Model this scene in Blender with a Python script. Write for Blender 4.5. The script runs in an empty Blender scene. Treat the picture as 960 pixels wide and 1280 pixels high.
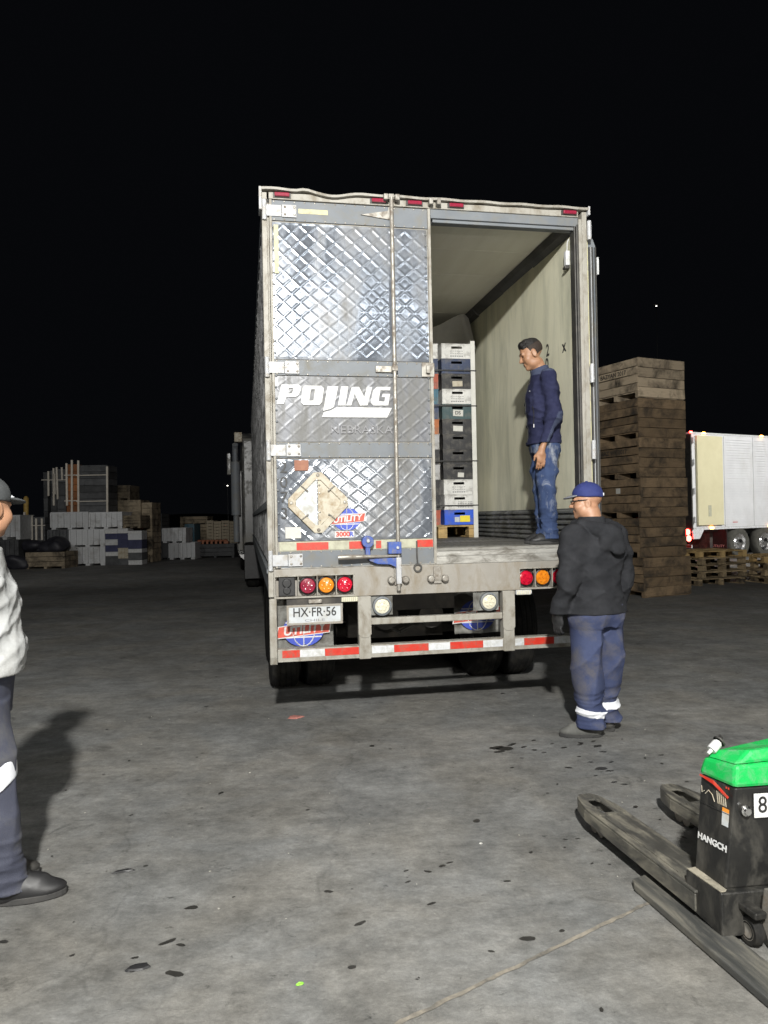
import bpy, bmesh, math, random
import numpy as np
from mathutils import Vector, Matrix, Euler
from mathutils.geometry import tessellate_polygon
random.seed(7)
S = bpy.context.scene
COL = S.collection
rad = math.radians

# ------------------------------------------------------------------ camera
cam_d = bpy.data.cameras.new("camera")
cam = bpy.data.objects.new("camera", cam_d)
COL.objects.link(cam)
cam_d.sensor_fit = 'VERTICAL'
cam_d.sensor_height = 24.0
cam_d.lens = 24.0 * 915.9 / 1280.0
cam_d.clip_start = 0.05
cam_d.clip_end = 2000
PITCH, ROLL = 0.0069, 0.0193
cp, sp, cr, sr = math.cos(PITCH), math.sin(PITCH), math.cos(ROLL), math.sin(ROLL)
fw = Vector((0, cp, sp)); up0 = Vector((0, -sp, cp)); rt0 = Vector((1, 0, 0))
rt = rt0 * cr - up0 * sr; upv = rt0 * sr + up0 * cr
cam.matrix_world = Matrix(((rt.x, upv.x, -fw.x, 0), (rt.y, upv.y, -fw.y, 0), (rt.z, upv.z, -fw.z, 1.577), (0, 0, 0, 1)))
S.camera = cam

# ------------------------------------------------------------------ night sky
W = bpy.data.worlds.new("World"); S.world = W; W.use_nodes = True
wb = W.node_tree.nodes["Background"]
wb.inputs[0].default_value = (0.55, 0.62, 0.8, 1); wb.inputs[1].default_value = 0.0036
S.view_settings.view_transform = 'Standard'; S.view_settings.look = 'None'
S.view_settings.exposure = 0.0; S.view_settings.gamma = 1.0
try:
    S.cycles.max_bounces = 8; S.cycles.diffuse_bounces = 4; S.cycles.glossy_bounces = 4
    S.cycles.sample_clamp_indirect = 4.0; S.cycles.caustics_reflective = False; S.cycles.caustics_refractive = False
except Exception:
    pass
LAMP = Vector((0.0, -2.2, 4.95))      # the yard floodlight, hung from the added shed behind the camera
LAMP_POWER = 1120.0
FILL_POWER = 105.0
YARD_POWER = 9000.0

# ------------------------------------------------------------------ materials
MATS = {}
def mat(name, c1, c2=None, scale=6.0, rough=0.6, metal=0.0, bump=0.0, bscale=60.0, stretch=(1, 1, 1),
        dirt=None, damt=0.5, dscale=3.0, dstretch=None, drough=0.8, rnd=0.0, emis=None, estr=0.0, spec=0.5, contrast=0.35,
        coat=0.0, rvar=0.0, dmetal=0.0):
    """colour noise between c1 and c2, a layer of dirt with a shape of its own, fine relief, per-object tint"""
    m = bpy.data.materials.new(name); m.use_nodes = True; MATS[name] = m
    nt = m.node_tree; N = nt.nodes; L = nt.links
    b = N["Principled BSDF"]
    b.inputs['Roughness'].default_value = rough; b.inputs['Metallic'].default_value = metal
    b.inputs['Specular IOR Level'].default_value = spec
    if coat: b.inputs['Coat Weight'].default_value = coat
    if emis:
        b.inputs['Emission Color'].default_value = (*emis, 1); b.inputs['Emission Strength'].default_value = estr
    tc = N.new('ShaderNodeTexCoord'); mp = N.new('ShaderNodeMapping'); mp.inputs['Scale'].default_value = stretch
    L.new(tc.outputs['Object'], mp.inputs['Vector'])
    vec = mp.outputs['Vector']
    oi = None
    if rnd:
        oi = N.new('ShaderNodeObjectInfo'); ad = N.new('ShaderNodeVectorMath'); ad.operation = 'ADD'
        sc = N.new('ShaderNodeMath'); sc.operation = 'MULTIPLY'; sc.inputs[1].default_value = 37.0
        L.new(oi.outputs['Random'], sc.inputs[0]); L.new(vec, ad.inputs[0]); L.new(sc.outputs[0], ad.inputs[1]); vec = ad.outputs[0]
    nz = N.new('ShaderNodeTexNoise'); nz.inputs['Scale'].default_value = scale; nz.inputs['Detail'].default_value = 7
    nz.inputs['Roughness'].default_value = 0.62
    L.new(vec, nz.inputs['Vector'])
    rp = N.new('ShaderNodeValToRGB')
    rp.color_ramp.elements[0].position = 0.5 - contrast / 2; rp.color_ramp.elements[1].position = 0.5 + contrast / 2
    c2 = c2 or c1
    rp.color_ramp.elements[0].color = (*c1, 1); rp.color_ramp.elements[1].color = (*c2, 1)
    L.new(nz.outputs['Fac'], rp.inputs['Fac'])
    col = rp.outputs['Color']
    if rnd:
        hs = N.new('ShaderNodeHueSaturation'); mr = N.new('ShaderNodeMapRange')
        mr.inputs['To Min'].default_value = 1 - rnd; mr.inputs['To Max'].default_value = 1 + rnd
        L.new(oi.outputs['Random'], mr.inputs['Value']); L.new(mr.outputs[0], hs.inputs['Value'])
        L.new(col, hs.inputs['Color']); col = hs.outputs['Color']
    if dirt:
        dm = N.new('ShaderNodeMapping'); dm.inputs['Scale'].default_value = dstretch or (1, 1, 1)
        L.new(tc.outputs['Object'], dm.inputs['Vector'])
        dn = N.new('ShaderNodeTexNoise'); dn.inputs['Scale'].default_value = dscale; dn.inputs['Detail'].default_value = 9
        dn.inputs['Roughness'].default_value = 0.68; dn.inputs['Distortion'].default_value = 0.4
        dv = dm.outputs['Vector']
        if rnd:
            da = N.new('ShaderNodeVectorMath'); da.operation = 'ADD'; L.new(dv, da.inputs[0]); L.new(sc.outputs[0], da.inputs[1]); dv = da.outputs[0]
        L.new(dv, dn.inputs['Vector'])
        dr = N.new('ShaderNodeMapRange'); dr.inputs['From Min'].default_value = 0.62 - 0.3 * damt - 0.08
        dr.inputs['From Max'].default_value = 0.62 - 0.3 * damt + 0.14; dr.clamp = True
        L.new(dn.outputs['Fac'], dr.inputs['Value'])
        mx = N.new('ShaderNodeMix'); mx.data_type = 'RGBA'
        L.new(dr.outputs[0], mx.inputs['Factor']); L.new(col, mx.inputs['A']); mx.inputs['B'].default_value = (*dirt, 1)
        col = mx.outputs['Result']
        rr = N.new('ShaderNodeMapRange'); rr.inputs['To Min'].default_value = rough; rr.inputs['To Max'].default_value = drough
        L.new(dr.outputs[0], rr.inputs['Value']); L.new(rr.outputs[0], b.inputs['Roughness'])
        if metal and not dmetal:
            mm = N.new('ShaderNodeMapRange'); mm.inputs['To Min'].default_value = metal; mm.inputs['To Max'].default_value = 0.0
            L.new(dr.outputs[0], mm.inputs['Value']); L.new(mm.outputs[0], b.inputs['Metallic'])
    elif rvar:
        rr = N.new('ShaderNodeMapRange'); rr.inputs['To Min'].default_value = rough - rvar; rr.inputs['To Max'].default_value = rough + rvar
        L.new(nz.outputs['Fac'], rr.inputs['Value']); L.new(rr.outputs[0], b.inputs['Roughness'])
    L.new(col, b.inputs['Base Color'])
    if bump:
        bn = N.new('ShaderNodeTexNoise'); bn.inputs['Scale'].default_value = bscale; bn.inputs['Detail'].default_value = 6
        L.new(vec, bn.inputs['Vector'])
        bp = N.new('ShaderNodeBump'); bp.inputs['Strength'].default_value = bump; bp.inputs['Distance'].default_value = 0.01
        L.new(bn.outputs['Fac'], bp.inputs['Height']); L.new(bp.outputs['Normal'], b.inputs['Normal'])
    return m

def ground_mat():
    m = bpy.data.materials.new("worn_concrete"); m.use_nodes = True; nt = m.node_tree; N = nt.nodes; L = nt.links
    b = N["Principled BSDF"]; b.inputs['Roughness'].default_value = 0.85; b.inputs['Specular IOR Level'].default_value = 0.3
    tc = N.new('ShaderNodeTexCoord')
    def noise(scale, detail, rough=.6, dist=0., st=(1, 1, 1)):
        mp = N.new('ShaderNodeMapping'); mp.inputs['Scale'].default_value = st; L.new(tc.outputs['Object'], mp.inputs['Vector'])
        n = N.new('ShaderNodeTexNoise'); n.inputs['Scale'].default_value = scale; n.inputs['Detail'].default_value = detail
        n.inputs['Roughness'].default_value = rough; n.inputs['Distortion'].default_value = dist
        L.new(mp.outputs['Vector'], n.inputs['Vector']); return n.outputs['Fac']
    def mr(v, a, bb, c, d):
        r = N.new('ShaderNodeMapRange'); r.inputs['From Min'].default_value = a; r.inputs['From Max'].default_value = bb
        r.inputs['To Min'].default_value = c; r.inputs['To Max'].default_value = d; L.new(v, r.inputs['Value']); return r.outputs[0]
    def mul(a, bb):
        x = N.new('ShaderNodeMath'); x.operation = 'MULTIPLY'; L.new(a, x.inputs[0]); L.new(bb, x.inputs[1]); return x.outputs[0]
    big = mr(noise(0.55, 5, .55, .0), .34, .66, .78, 1.2)
    mid = mr(noise(3.2, 12, .78, .0, (1.0, 1.15, 1)), .35, .65, .66, 1.22)
    streak = mr(noise(11.0, 9, .75, .0, (0.8, 1.2, 1)), .36, .62, .80, 1.10)
    fine = mr(noise(70, 5, .7), .3, .7, .90, 1.09)
    grit = mul(mr(noise(320, 2, .5), .35, .7, .91, 1.09), mr(noise(24, 10, .8, .3), .36, .66, .83, 1.11))
    stain = mr(noise(3.4, 10, .74, .5), .60, .70, 1.0, .5)
    blot = mr(noise(9.0, 6, .7, .3, (1, 1.5, 1)), .635, .70, 1.0, .42)
    vc = N.new('ShaderNodeTexVoronoi'); vc.feature = 'DISTANCE_TO_EDGE'; vc.inputs['Scale'].default_value = .55
    wd = N.new('ShaderNodeTexNoise'); wd.inputs['Scale'].default_value = 3; wd.inputs['Detail'].default_value = 8
    L.new(tc.outputs['Object'], wd.inputs['Vector']); va = N.new('ShaderNodeVectorMath'); va.operation = 'MULTIPLY_ADD'
    va.inputs[1].default_value = (.35, .35, 0); L.new(wd.outputs['Color'], va.inputs[0]); L.new(tc.outputs['Object'], va.inputs[2]); L.new(va.outputs[0], vc.inputs['Vector'])
    crack = mr(vc.outputs['Distance'], .0, .006, .84, 1.0)
    v = mul(mul(mul(mul(big, mid), mul(streak, fine)), mul(mul(grit, stain), blot)), crack)
    warm = N.new('ShaderNodeMix'); warm.data_type = 'RGBA'
    L.new(mr(noise(1.3, 6, .6, .5), .38, .66, 0, 1), warm.inputs['Factor'])
    warm.inputs['A'].default_value = (0.200, 0.203, 0.198, 1); warm.inputs['B'].default_value = (0.214, 0.206, 0.186, 1)
    mx = N.new('ShaderNodeMix'); mx.data_type = 'RGBA'; mx.blend_type = 'MULTIPLY'; mx.inputs['Factor'].default_value = 1
    L.new(warm.outputs['Result'], mx.inputs['A']); L.new(v, mx.inputs['B']); L.new(mx.outputs['Result'], b.inputs['Base Color'])
    L.new(mr(noise(2.1, 8, .7), .35, .65, .62, .92), b.inputs['Roughness'])
    bp = N.new('ShaderNodeBump'); bp.inputs['Strength'].default_value = .5; bp.inputs['Distance'].default_value = .008
    bs = N.new('ShaderNodeMath'); bs.operation = 'ADD'; L.new(noise(45, 8, .7), bs.inputs[0]); L.new(noise(7, 6, .6), bs.inputs[1])
    L.new(bs.outputs[0], bp.inputs['Height']); L.new(bp.outputs['Normal'], b.inputs['Normal'])
    return m

WOODS = {}
def wood(name, c1, c2, rnd=.22, dirt=(.05, .042, .034), damt=.34):
    return mat(name, c1, c2, scale=5, stretch=(1.2, 1.2, 14), rough=.85, bump=.5, bscale=30, rnd=rnd, dirt=dirt, damt=damt, dscale=2.5,
               contrast=.6, spec=.2)

m_ground = ground_mat()
m_steel = mat("quilted_stainless", (.235, .262, .305), (.315, .342, .39), scale=2, rough=.115, metal=.66, dirt=(.125, .122, .115), damt=.36, dscale=1.5,
              dstretch=(1.5, 1, .6), drough=.42, dmetal=.0, spec=.3)
m_steel2 = mat("dulled_stainless", (.125, .13, .142), (.175, .18, .195), scale=4, stretch=(1.5, 1, .6), rough=.36, metal=.25, dirt=(.145, .145, .14), damt=.5, dscale=3, dstretch=(2.5, 1, .6), drough=.5, dmetal=.0, spec=.3)
m_rail = mat("rail_aluminium", (.150, .165, .182), (.185, .20, .216), scale=4, rough=.5, spec=.3, dirt=(.19, .185, .165), damt=.22, dscale=6, drough=.7, bump=.06)
m_frame = mat("painted_frame", (.31, .297, .258), (.36, .345, .306), scale=3, rough=.55, dirt=(.20, .175, .135), damt=.26, dscale=9, dstretch=(1.3, 1, .7), bump=.12)
m_sill = mat("rear_sill", (.275, .258, .228), (.33, .312, .278), scale=4, rough=.5, dirt=(.235, .20, .15), damt=.28, dscale=7, dstretch=(1.2, 1, .55), bump=.14)
m_hinge = mat("white_hinge", (.42, .43, .45), (.49, .50, .51), scale=12, rough=.4, metal=.0, dirt=(.35, .32, .27), damt=.15, dscale=18)
m_rod = mat("lock_rod", (.30, .29, .26), (.42, .40, .36), scale=14, rough=.45, metal=.6, dirt=(.16, .13, .10), damt=.35, dscale=16)
m_darkmetal = mat("dark_metal", (.05, .05, .05), (.10, .095, .085), scale=9, rough=.55, metal=.5, bump=.1)
m_black = mat("black_plastic", (.012, .012, .013), (.025, .025, .026), scale=12, rough=.5)
m_under = mat("chassis_paint", (.022, .021, .020), (.05, .045, .04), scale=6, rough=.7, dirt=(.10, .09, .075), damt=.3, dscale=5)
m_side = mat("trailer_side", (.09, .09, .09), (.20, .20, .20), scale=4, rough=.7, spec=.1, dirt=(.03, .03, .03), damt=.5, dscale=3, dstretch=(1, .6, 2))
m_lining = mat("wall_lining", (.67, .65, .49), (.77, .75, .59), scale=1.4, stretch=(1, 1.5, .4), rough=.5, dirt=(.48, .48, .37), damt=.36, dscale=2.0,
               dstretch=(1, 1.8, .35), drough=.6, contrast=.7, bump=.05, bscale=8)
m_ceil = mat("ceiling_lining", (.76, .735, .64), (.82, .80, .71), scale=3, stretch=(3, .4, 1), rough=.6)
m_cove = mat("cove_trim", (.045, .045, .043), (.10, .10, .095), scale=6, rough=.55)
m_floor = mat("deck_floor", (.16, .16, .155), (.27, .265, .25), scale=6, stretch=(3, .6, 1), rough=.5, metal=.0, dirt=(.09, .085, .075), damt=.5, dscale=5)
m_thresh = mat("threshold", (.42, .41, .38), (.58, .57, .53), scale=9, stretch=(.6, 2, 2), rough=.42, metal=.5, dirt=(.14, .13, .11), damt=.5, dscale=7, dstretch=(.7, 2, 2))
m_scuff = mat("scuff_plate", (.17, .18, .18), (.29, .30, .30), scale=5, stretch=(1, .5, 3), rough=.45, metal=.6, dirt=(.08, .08, .07), damt=.5, dscale=5)
m_curtain = mat("air_curtain", (.34, .335, .31), (.44, .43, .40), scale=4, rough=.8)
m_tyre = mat("tyre_rubber", (.009, .009, .009), (.020, .0195, .019), scale=10, rough=.85, spec=.2, dirt=(.035, .033, .028), damt=.25, dscale=8)
m_rim = mat("rim_metal", (.30, .30, .30), (.45, .45, .45), scale=6, rough=.4, metal=.8)
m_flap = mat("mudflap", (.20, .205, .19), (.28, .28, .26), scale=5, rough=.7, dirt=(.07, .065, .055), damt=.4, dscale=4)
m_red = mat("red_tape", (.52, .03, .018), (.62, .05, .028), scale=20, rough=.35, dirt=(.25, .09, .06), damt=.2, dscale=20)
m_white = mat("white_tape", (.58, .60, .62), (.68, .69, .70), scale=20, rough=.35, dirt=(.42, .42, .38), damt=.25, dscale=18)
m_dull = mat("dull_tape", (.40, .40, .30), (.48, .48, .365), scale=14, rough=.5, dirt=(.33, .31, .24), damt=.3, dscale=16)
m_yel = mat("old_tape", (.52, .49, .27), (.62, .58, .33), scale=15, rough=.55, dirt=(.35, .33, .25), damt=.25, dscale=18)
m_cream = mat("cream_plate", (.44, .40, .315), (.52, .48, .385), scale=10, rough=.5, dirt=(.30, .22, .13), damt=.25, dscale=14)
m_plate = mat("white_plate", (.46, .49, .51), (.55, .58, .60), scale=9, rough=.4, metal=.0, dirt=(.40, .38, .32), damt=.2, dscale=12)
m_letter = mat("letter_white", (.56, .57, .57), (.66, .66, .65), scale=12, rough=.45, dirt=(.45, .44, .42), damt=.12, dscale=16)
m_ghost = mat("faded_letter", (.17, .17, .18), (.26, .26, .27), scale=18, rough=.6)
m_ink = mat("black_ink", (.012, .012, .012), (.03, .03, .03), scale=20, rough=.5)
m_logored = mat("logo_red", (.55, .06, .04), (.65, .10, .06), scale=14, rough=.45, dirt=(.22, .09, .06), damt=.25, dscale=18)
m_logoblue = mat("logo_blue", (.04, .07, .40), (.06, .10, .5), scale=14, rough=.45)
m_brown = mat("brown_plate", (.24, .09, .05), (.32, .14, .08), scale=20, rough=.6)
m_latch = mat("blue_latch", (.035, .075, .30), (.05, .11, .40), scale=18, rough=.4, dirt=(.20, .19, .17), damt=.25, dscale=20)
m_lred = mat("red_lens", (.42, .004, .022), (.62, .012, .04), scale=40, rough=.18, coat=.6, contrast=.2)
m_ldark = mat("dull_red_lens", (.20, .01, .03), (.30, .02, .05), scale=40, rough=.25, coat=.4)
m_lamber = mat("amber_lens", (.62, .16, .008), (.80, .28, .02), scale=40, rough=.2, coat=.6)
m_lclear = mat("clear_lens", (.62, .58, .44), (.75, .72, .58), scale=40, rough=.18, coat=.6)
m_chrome = mat("reflector", (.8, .8, .8), (.9, .9, .9), rough=.2, metal=1)
m_binwood = wood("bin_wood", (.17, .118, .07), (.29, .21, .13), rnd=.25)
m_binwood_lit = wood("bin_wood_pale", (.42, .335, .235), (.58, .475, .34), damt=.25)  # stronger light on the top bin put into a paler wood colour
m_palwood = wood("pallet_wood", (.26, .19, .11), (.42, .33, .20), rnd=.4, damt=.35)
m_newwood = wood("new_wood", (.46, .31, .13), (.60, .43, .20), rnd=.15, damt=.15)
m_paper = mat("paper_label", (.50, .50, .46), (.60, .59, .55), scale=20, rough=.7)
m_yellowlab = mat("yellow_label", (.75, .60, .03), (.80, .68, .06), scale=20, rough=.6)
m_board = mat("corner_board_card", (.62, .62, .58), (.72, .72, .68), scale=7, rough=.7)

# ------------------------------------------------------------------ mesh helpers
class MB:
    def __init__(s): s.v = []; s.f = []; s.m = []
    def add(s, vs, fs, mi=0):
        o = len(s.v); s.v += [tuple(p) for p in vs]; s.f += [tuple(i + o for i in f) for f in fs]; s.m += [mi] * len(fs); return s
    def box(s, x0, x1, y0, y1, z0, z1, mi=0, M=None):
        vs = [(x0, y0, z0), (x1, y0, z0), (x1, y1, z0), (x0, y1, z0), (x0, y0, z1), (x1, y0, z1), (x1, y1, z1), (x0, y1, z1)]
        if M: vs = [M @ Vector(p) for p in vs]
        return s.add(vs, [(0, 3, 2, 1), (4, 5, 6, 7), (0, 1, 5, 4), (1, 2, 6, 5), (2, 3, 7, 6), (3, 0, 4, 7)], mi)
    def tube(s, pts, r, n=10, mi=0, cap=True):
        pts = [Vector(p) for p in pts]; rs = r if isinstance(r, (list, tuple)) else [r] * len(pts)
        vs = []; fs = []
        for i, p in enumerate(pts):
            d = (pts[min(i + 1, len(pts) - 1)] - pts[max(i - 1, 0)]).normalized()
            a = d.orthogonal().normalized() if abs(d.z) > .9 or True else d
            a = (Vector((0, 0, 1)).cross(d) if abs(d.z) < .95 else Vector((0, 1, 0)).cross(d)).normalized(); b = d.cross(a)
            for k in range(n):
                t = 2 * math.pi * k / n; vs.append(p + (a * math.cos(t) + b * math.sin(t)) * rs[i])
        for i in range(len(pts) - 1):
            for k in range(n):
                fs.append((i * n + k, i * n + (k + 1) % n, (i + 1) * n + (k + 1) % n, (i + 1) * n + k))
        if cap:
            fs.append(tuple(range(n - 1, -1, -1))); fs.append(tuple((len(pts) - 1) * n + k for k in range(n)))
        return s.add(vs, fs, mi)
    def lathe(s, prof, axis='y', c=(0, 0, 0), n=24, mi=0):
        """prof: (r, t) along the axis"""
        vs = []; fs = []; c = Vector(c)
        for r, t in prof:
            for k in range(n):
                a = 2 * math.pi * k / n; u, w = r * math.cos(a), r * math.sin(a)
                vs.append(c + Vector({'x': (t, u, w), 'y': (u, t, w), 'z': (u, w, t)}[axis]))
        for i in range(len(prof) - 1):
            for k in range(n):
                fs.append((i * n + k, i * n + (k + 1) % n, (i + 1) * n + (k + 1) % n, (i + 1) * n + k))
        return s.add(vs, fs, mi)
    def prism(s, loops, t0, t1, plane='xz', mi=0):
        """extrude a polygon (with holes) between t0 and t1 along the axis normal to the plane"""
        if not isinstance(loops[0][0], (tuple, list)): loops = [loops]
        def P(p, t): return {'xz': (p[0], t, p[1]), 'xy': (p[0], p[1], t), 'yz': (t, p[0], p[1])}[plane]
        flat = [p for l in loops for p in l]; n = len(flat)
        tri = tessellate_polygon([[Vector((p[0], p[1], 0)) for p in l] for l in loops])
        vs = [P(p, t0) for p in flat] + [P(p, t1) for p in flat]
        fs = [tuple(t) for t in tri] + [tuple(i + n for i in reversed(t)) for t in tri]
        o = 0
        for l in loops:
            k = len(l)
            for i in range(k): fs.append((o + i, o + (i + 1) % k, n + o + (i + 1) % k, n + o + i))
            o += k
        return s.add(vs, fs, mi)
    def mesh(s, name, mats):
        me = bpy.data.meshes.new(name); me.from_pydata(s.v, [], s.f)
        for m in (mats if isinstance(mats, (list, tuple)) else [mats]): me.materials.append(m)
        if any(s.m): me.polygons.foreach_set('material_index', s.m)
        bm = bmesh.new(); bm.from_mesh(me); bmesh.ops.recalc_face_normals(bm, faces=bm.faces); bm.to_mesh(me); bm.free()
        return me
    def build(s, name, mats, parent=None, loc=(0, 0, 0), rot=(0, 0, 0), smooth=False, bevel=0.0):
        return put(name, s.mesh(name, mats), parent, loc, rot, smooth, bevel)

def put(name, me, parent=None, loc=(0, 0, 0), rot=(0, 0, 0), smooth=False, bevel=0.0):
    o = bpy.data.objects.new(name, me); COL.objects.link(o); o.parent = parent; o.location = loc; o.rotation_euler = rot
    if smooth:
        for p in me.polygons: p.use_smooth = True
        if smooth == 'auto':
            bm = bmesh.new(); bm.from_mesh(me)
            for e in bm.edges:
                if len(e.link_faces) == 2 and e.calc_face_angle(0) > .7: e.smooth = False
            bm.to_mesh(me); bm.free()
    if bevel:
        md = o.modifiers.new("bevel", 'BEVEL'); md.width = bevel; md.segments = 2; md.limit_method = 'ANGLE'; md.angle_limit = rad(40)
    return o

def thing(name, label, cat, loc=(0, 0, 0), rz=0.0, group=None):
    o = bpy.data.objects.new(name, None); COL.objects.link(o); o.location = loc; o.rotation_euler = (0, 0, rz)
    o.empty_display_size = .1
    return tag(o, label, cat, group)
def tag(o, label, cat, group=None):
    o['label'] = label; o['category'] = cat
    if group: o['group'] = group
    return o
def struct(o): o['kind'] = 'structure'; return o
def kids(o): return [c for c in bpy.data.objects if c.parent == o]
def dup(o, loc, rz, label, parent=None):
    c = o.copy(); COL.objects.link(c); c.parent = parent
    if parent is None: c.location = loc; c.rotation_euler = (0, 0, rz); c['label'] = label
    for ch in o.children: dup(ch, None, None, None, c)
    return c

def text_mesh(s, size, shear=0.0, bold=0.0, sx=1.0, depth=0.0006, vertical=False):
    cu = bpy.data.curves.new("lettering", 'FONT'); cu.body = s; cu.size = size; cu.shear = shear; cu.offset = bold
    cu.extrude = depth; cu.align_x = 'CENTER'; cu.align_y = 'CENTER'; cu.resolution_u = 4
    o = bpy.data.objects.new("lettering", cu); COL.objects.link(o)
    bpy.context.view_layer.update()
    me = bpy.data.meshes.new_from_object(o.evaluated_get(bpy.context.evaluated_depsgraph_get()))
    bpy.data.objects.remove(o); bpy.data.curves.remove(cu)
    for v in me.vertices: v.co.x *= sx
    return me
def text(name, s, size, m, parent, loc, rot=(math.pi / 2, 0, 0), **k):
    me = text_mesh(s, size, **k); me.materials.clear(); me.materials.append(m)
    return put(name, me, parent, loc, rot)

# ------------------------------------------------------------------ the yard
g = MB(); g.add([(-300, -60, 0), (300, -60, 0), (300, 400, 0), (-300, 400, 0)], [(0, 1, 2, 3)])
struct(g.build("ground", m_ground))
# saw-cut joint across the slab, packed with pale dust
m_joint = mat("joint_dust", (.20, .18, .145), (.30, .27, .22), scale=30, rough=.9, dirt=(.10, .095, .085), damt=.35, dscale=9)
j = MB(); A = Vector((-2.6, .56, .004)); B = Vector((1.25, 3.104, .004)); n_ = 160; d_ = (B - A).normalized(); q_ = Vector((-d_.y, d_.x, 0))
vs = []
for i in range(n_ + 1):
    w_ = .0065 + .004 * random.random(); o_ = .0035 * random.uniform(-1, 1); p = A.lerp(B, i / n_)
    vs += [p + q_ * (o_ - w_), p + q_ * (o_ + w_)]
j.add(vs, [(2 * i, 2 * i + 2, 2 * i + 3, 2 * i + 1) for i in range(n_)])
struct(j.build("ground_joint", m_joint))
# the dark slope on the horizon
h = MB(); xs = np.linspace(-260, 300, 90); vs = []
for x in xs:
    top = 12 + 26 * max(0, (x - 60) / 200) ** 1.1 + 3 * math.sin(x * .05) + 1.5 * math.sin(x * .17) if x > 20 else 3 + 1.5 * math.sin(x * .06)
    vs += [(x, 230 + .05 * x, -1), (x, 300, max(2, top)), (x, 390, -1)]
h.add(vs, [f for i in range(len(xs) - 1) for f in ((3 * i, 3 * i + 3, 3 * i + 4, 3 * i + 1), (3 * i + 1, 3 * i + 4, 3 * i + 5, 3 * i + 2))])
struct(h.build("hills", mat("hill_scrub", (.05, .05, .04), (.09, .085, .07), scale=.1, rough=.95), smooth=True))

# ------------------------------------------------------------------ unseen shed added behind the camera: door reflections, and lamps that light the yard
def lamp(name, kind, loc, power, color, parent, target=None, **k):
    d = bpy.data.lights.new(name, kind); d.energy = power; d.color = color
    for a, b in k.items(): setattr(d, a, b)
    o = bpy.data.objects.new(name, d); COL.objects.link(o); o.parent = parent; o.location = loc
    if target is not None: o.rotation_euler = (Vector(target) - Vector(loc)).to_track_quat('-Z', 'Y').to_euler()
    return o
FAR_POWER = 800.0
LOW_POWER = 150.0
shed = thing("packing_shed", "pale packing shed with lit canopy facing the trailer", "building", (0, 0, 0))
m_shed = mat("shed_cladding", (.50, .50, .47), (.60, .60, .57), scale=3, rough=.6)
MB().box(-22, 22, -9.2, -9, 0, 6.6).build("wall", m_shed, shed)
MB().box(-22, 22, -9.0, -2.45, 6.01, 6.15).build("canopy", m_shed, shed)
for x in (-14, -5, 6.5, 15):
    MB().box(x - .12, x + .12, -2.9, -2.66, 0, 6.01).build("column", m_darkmetal, shed)
fl = MB().box(-.32, .32, -2.62, -2.36, 4.78, 5.22).box(-.03, .03, -2.52, -2.46, 5.221, 6.01).build("floodlight", m_darkmetal, shed)
lamp("floodlight_lamp", 'AREA', LAMP, LAMP_POWER, (1.0, .98, .935), shed, target=(.0, 9, 2.6), shape='RECTANGLE', size=.26, size_y=.2)
MB().box(2.2, 2.6, -2.78, -2.62, 1.82, 2.08).build("wall_lamp", m_darkmetal, shed)
MB().box(2.3, 2.5, -3.0, -2.79, 0, 2.6).build("column", m_darkmetal, shed)
lamp("wall_lamp_light", 'AREA', (2.4, -2.6, 1.95), LOW_POWER, (1.0, .95, .86), shed, target=(.6, 6, 2.2), shape='RECTANGLE', size=.3, size_y=.16)
for x in (-9.6, -6.0, -2.4, 1.2, 4.8, 8.4):  # unseen fill lamps added for softer shadows and a band on the door
    MB().box(x - 1.75, x + 1.75, -3.2, -3.0, 5.1, 6.0).build("light_panel", m_shed, shed)
    lamp("strip_lamp", 'AREA', (x, -2.95, 5.55), FILL_POWER, (.97, 1.0, 1.0), shed, target=(x * .8, 4, 1.6), shape='RECTANGLE', size=3.5, size_y=.9)

# ------------------------------------------------------------------ the reefer trailer (local: x across, y forward into the trailer, rear face at y = 0)
YAW = 0.186
T = thing("box_trailer", "silver refrigerated box trailer with one quilted steel rear door shut and the other swung open", "trailer", (0.406, 5.645, 0), YAW)
TM = Matrix.Translation((0.406, 5.645, 0)) @ Matrix.Rotation(YAW, 4, 'Z')
LEN = 13.4; FZ = 1.33
def tw(x, y, z): return TM @ Vector((x, y, z))

# shell
def ribs(name, xo, sgn):
    b = MB(); b.box(xo - sgn * .05, xo, .1, LEN, 1.05, 4.0)
    w = b.build(name, m_side, T)
    r = MB()
    for i in range(44):
        y = .3 + i * .3
        r.box(xo + sgn * .0005, xo + sgn * .014, y - .022, y + .022, 1.24, 3.93)
        for k in range(14):
            z = 1.3 + k * .2; r.box(xo + sgn * .014, xo + sgn * .019, y - .008, y + .008, z - .008, z + .008)
    r.build("batten", m_side, w)
    q = MB(); q.box(xo + sgn * .0005, xo + sgn * .022, .1, LEN, 1.03, 1.20); q.box(xo + sgn * .022, xo + sgn * .03, .1, LEN, 1.17, 1.20)
    q.box(xo + sgn * .0005, xo + sgn * .02, .1, LEN, 3.935, 4.005); q.box(xo + sgn * .0005, xo + sgn * .018, .1, LEN, 1.66, 1.72)
    q.build("side_rail", m_rail, w)
    return w
ribs("side_wall", -1.268, -1); ribs("side_wall", 1.268, 1)
MB().box(-1.27, 1.27, .1, LEN, 4.0, 4.03).build("roof", m_side, T)
MB().box(-1.27, 1.27, LEN, LEN + .08, 1.05, 4.0).build("front_wall", m_side, T)
MB().box(-1.218, -1.20, .06, LEN - .1, FZ, 3.96).build("inner_wall", m_lining, T)
iw = MB().box(1.205, 1.222, .06, LEN - .1, FZ, 3.96).build("inner_wall", m_lining, T)
cm = MB(); n_ = 40
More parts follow.
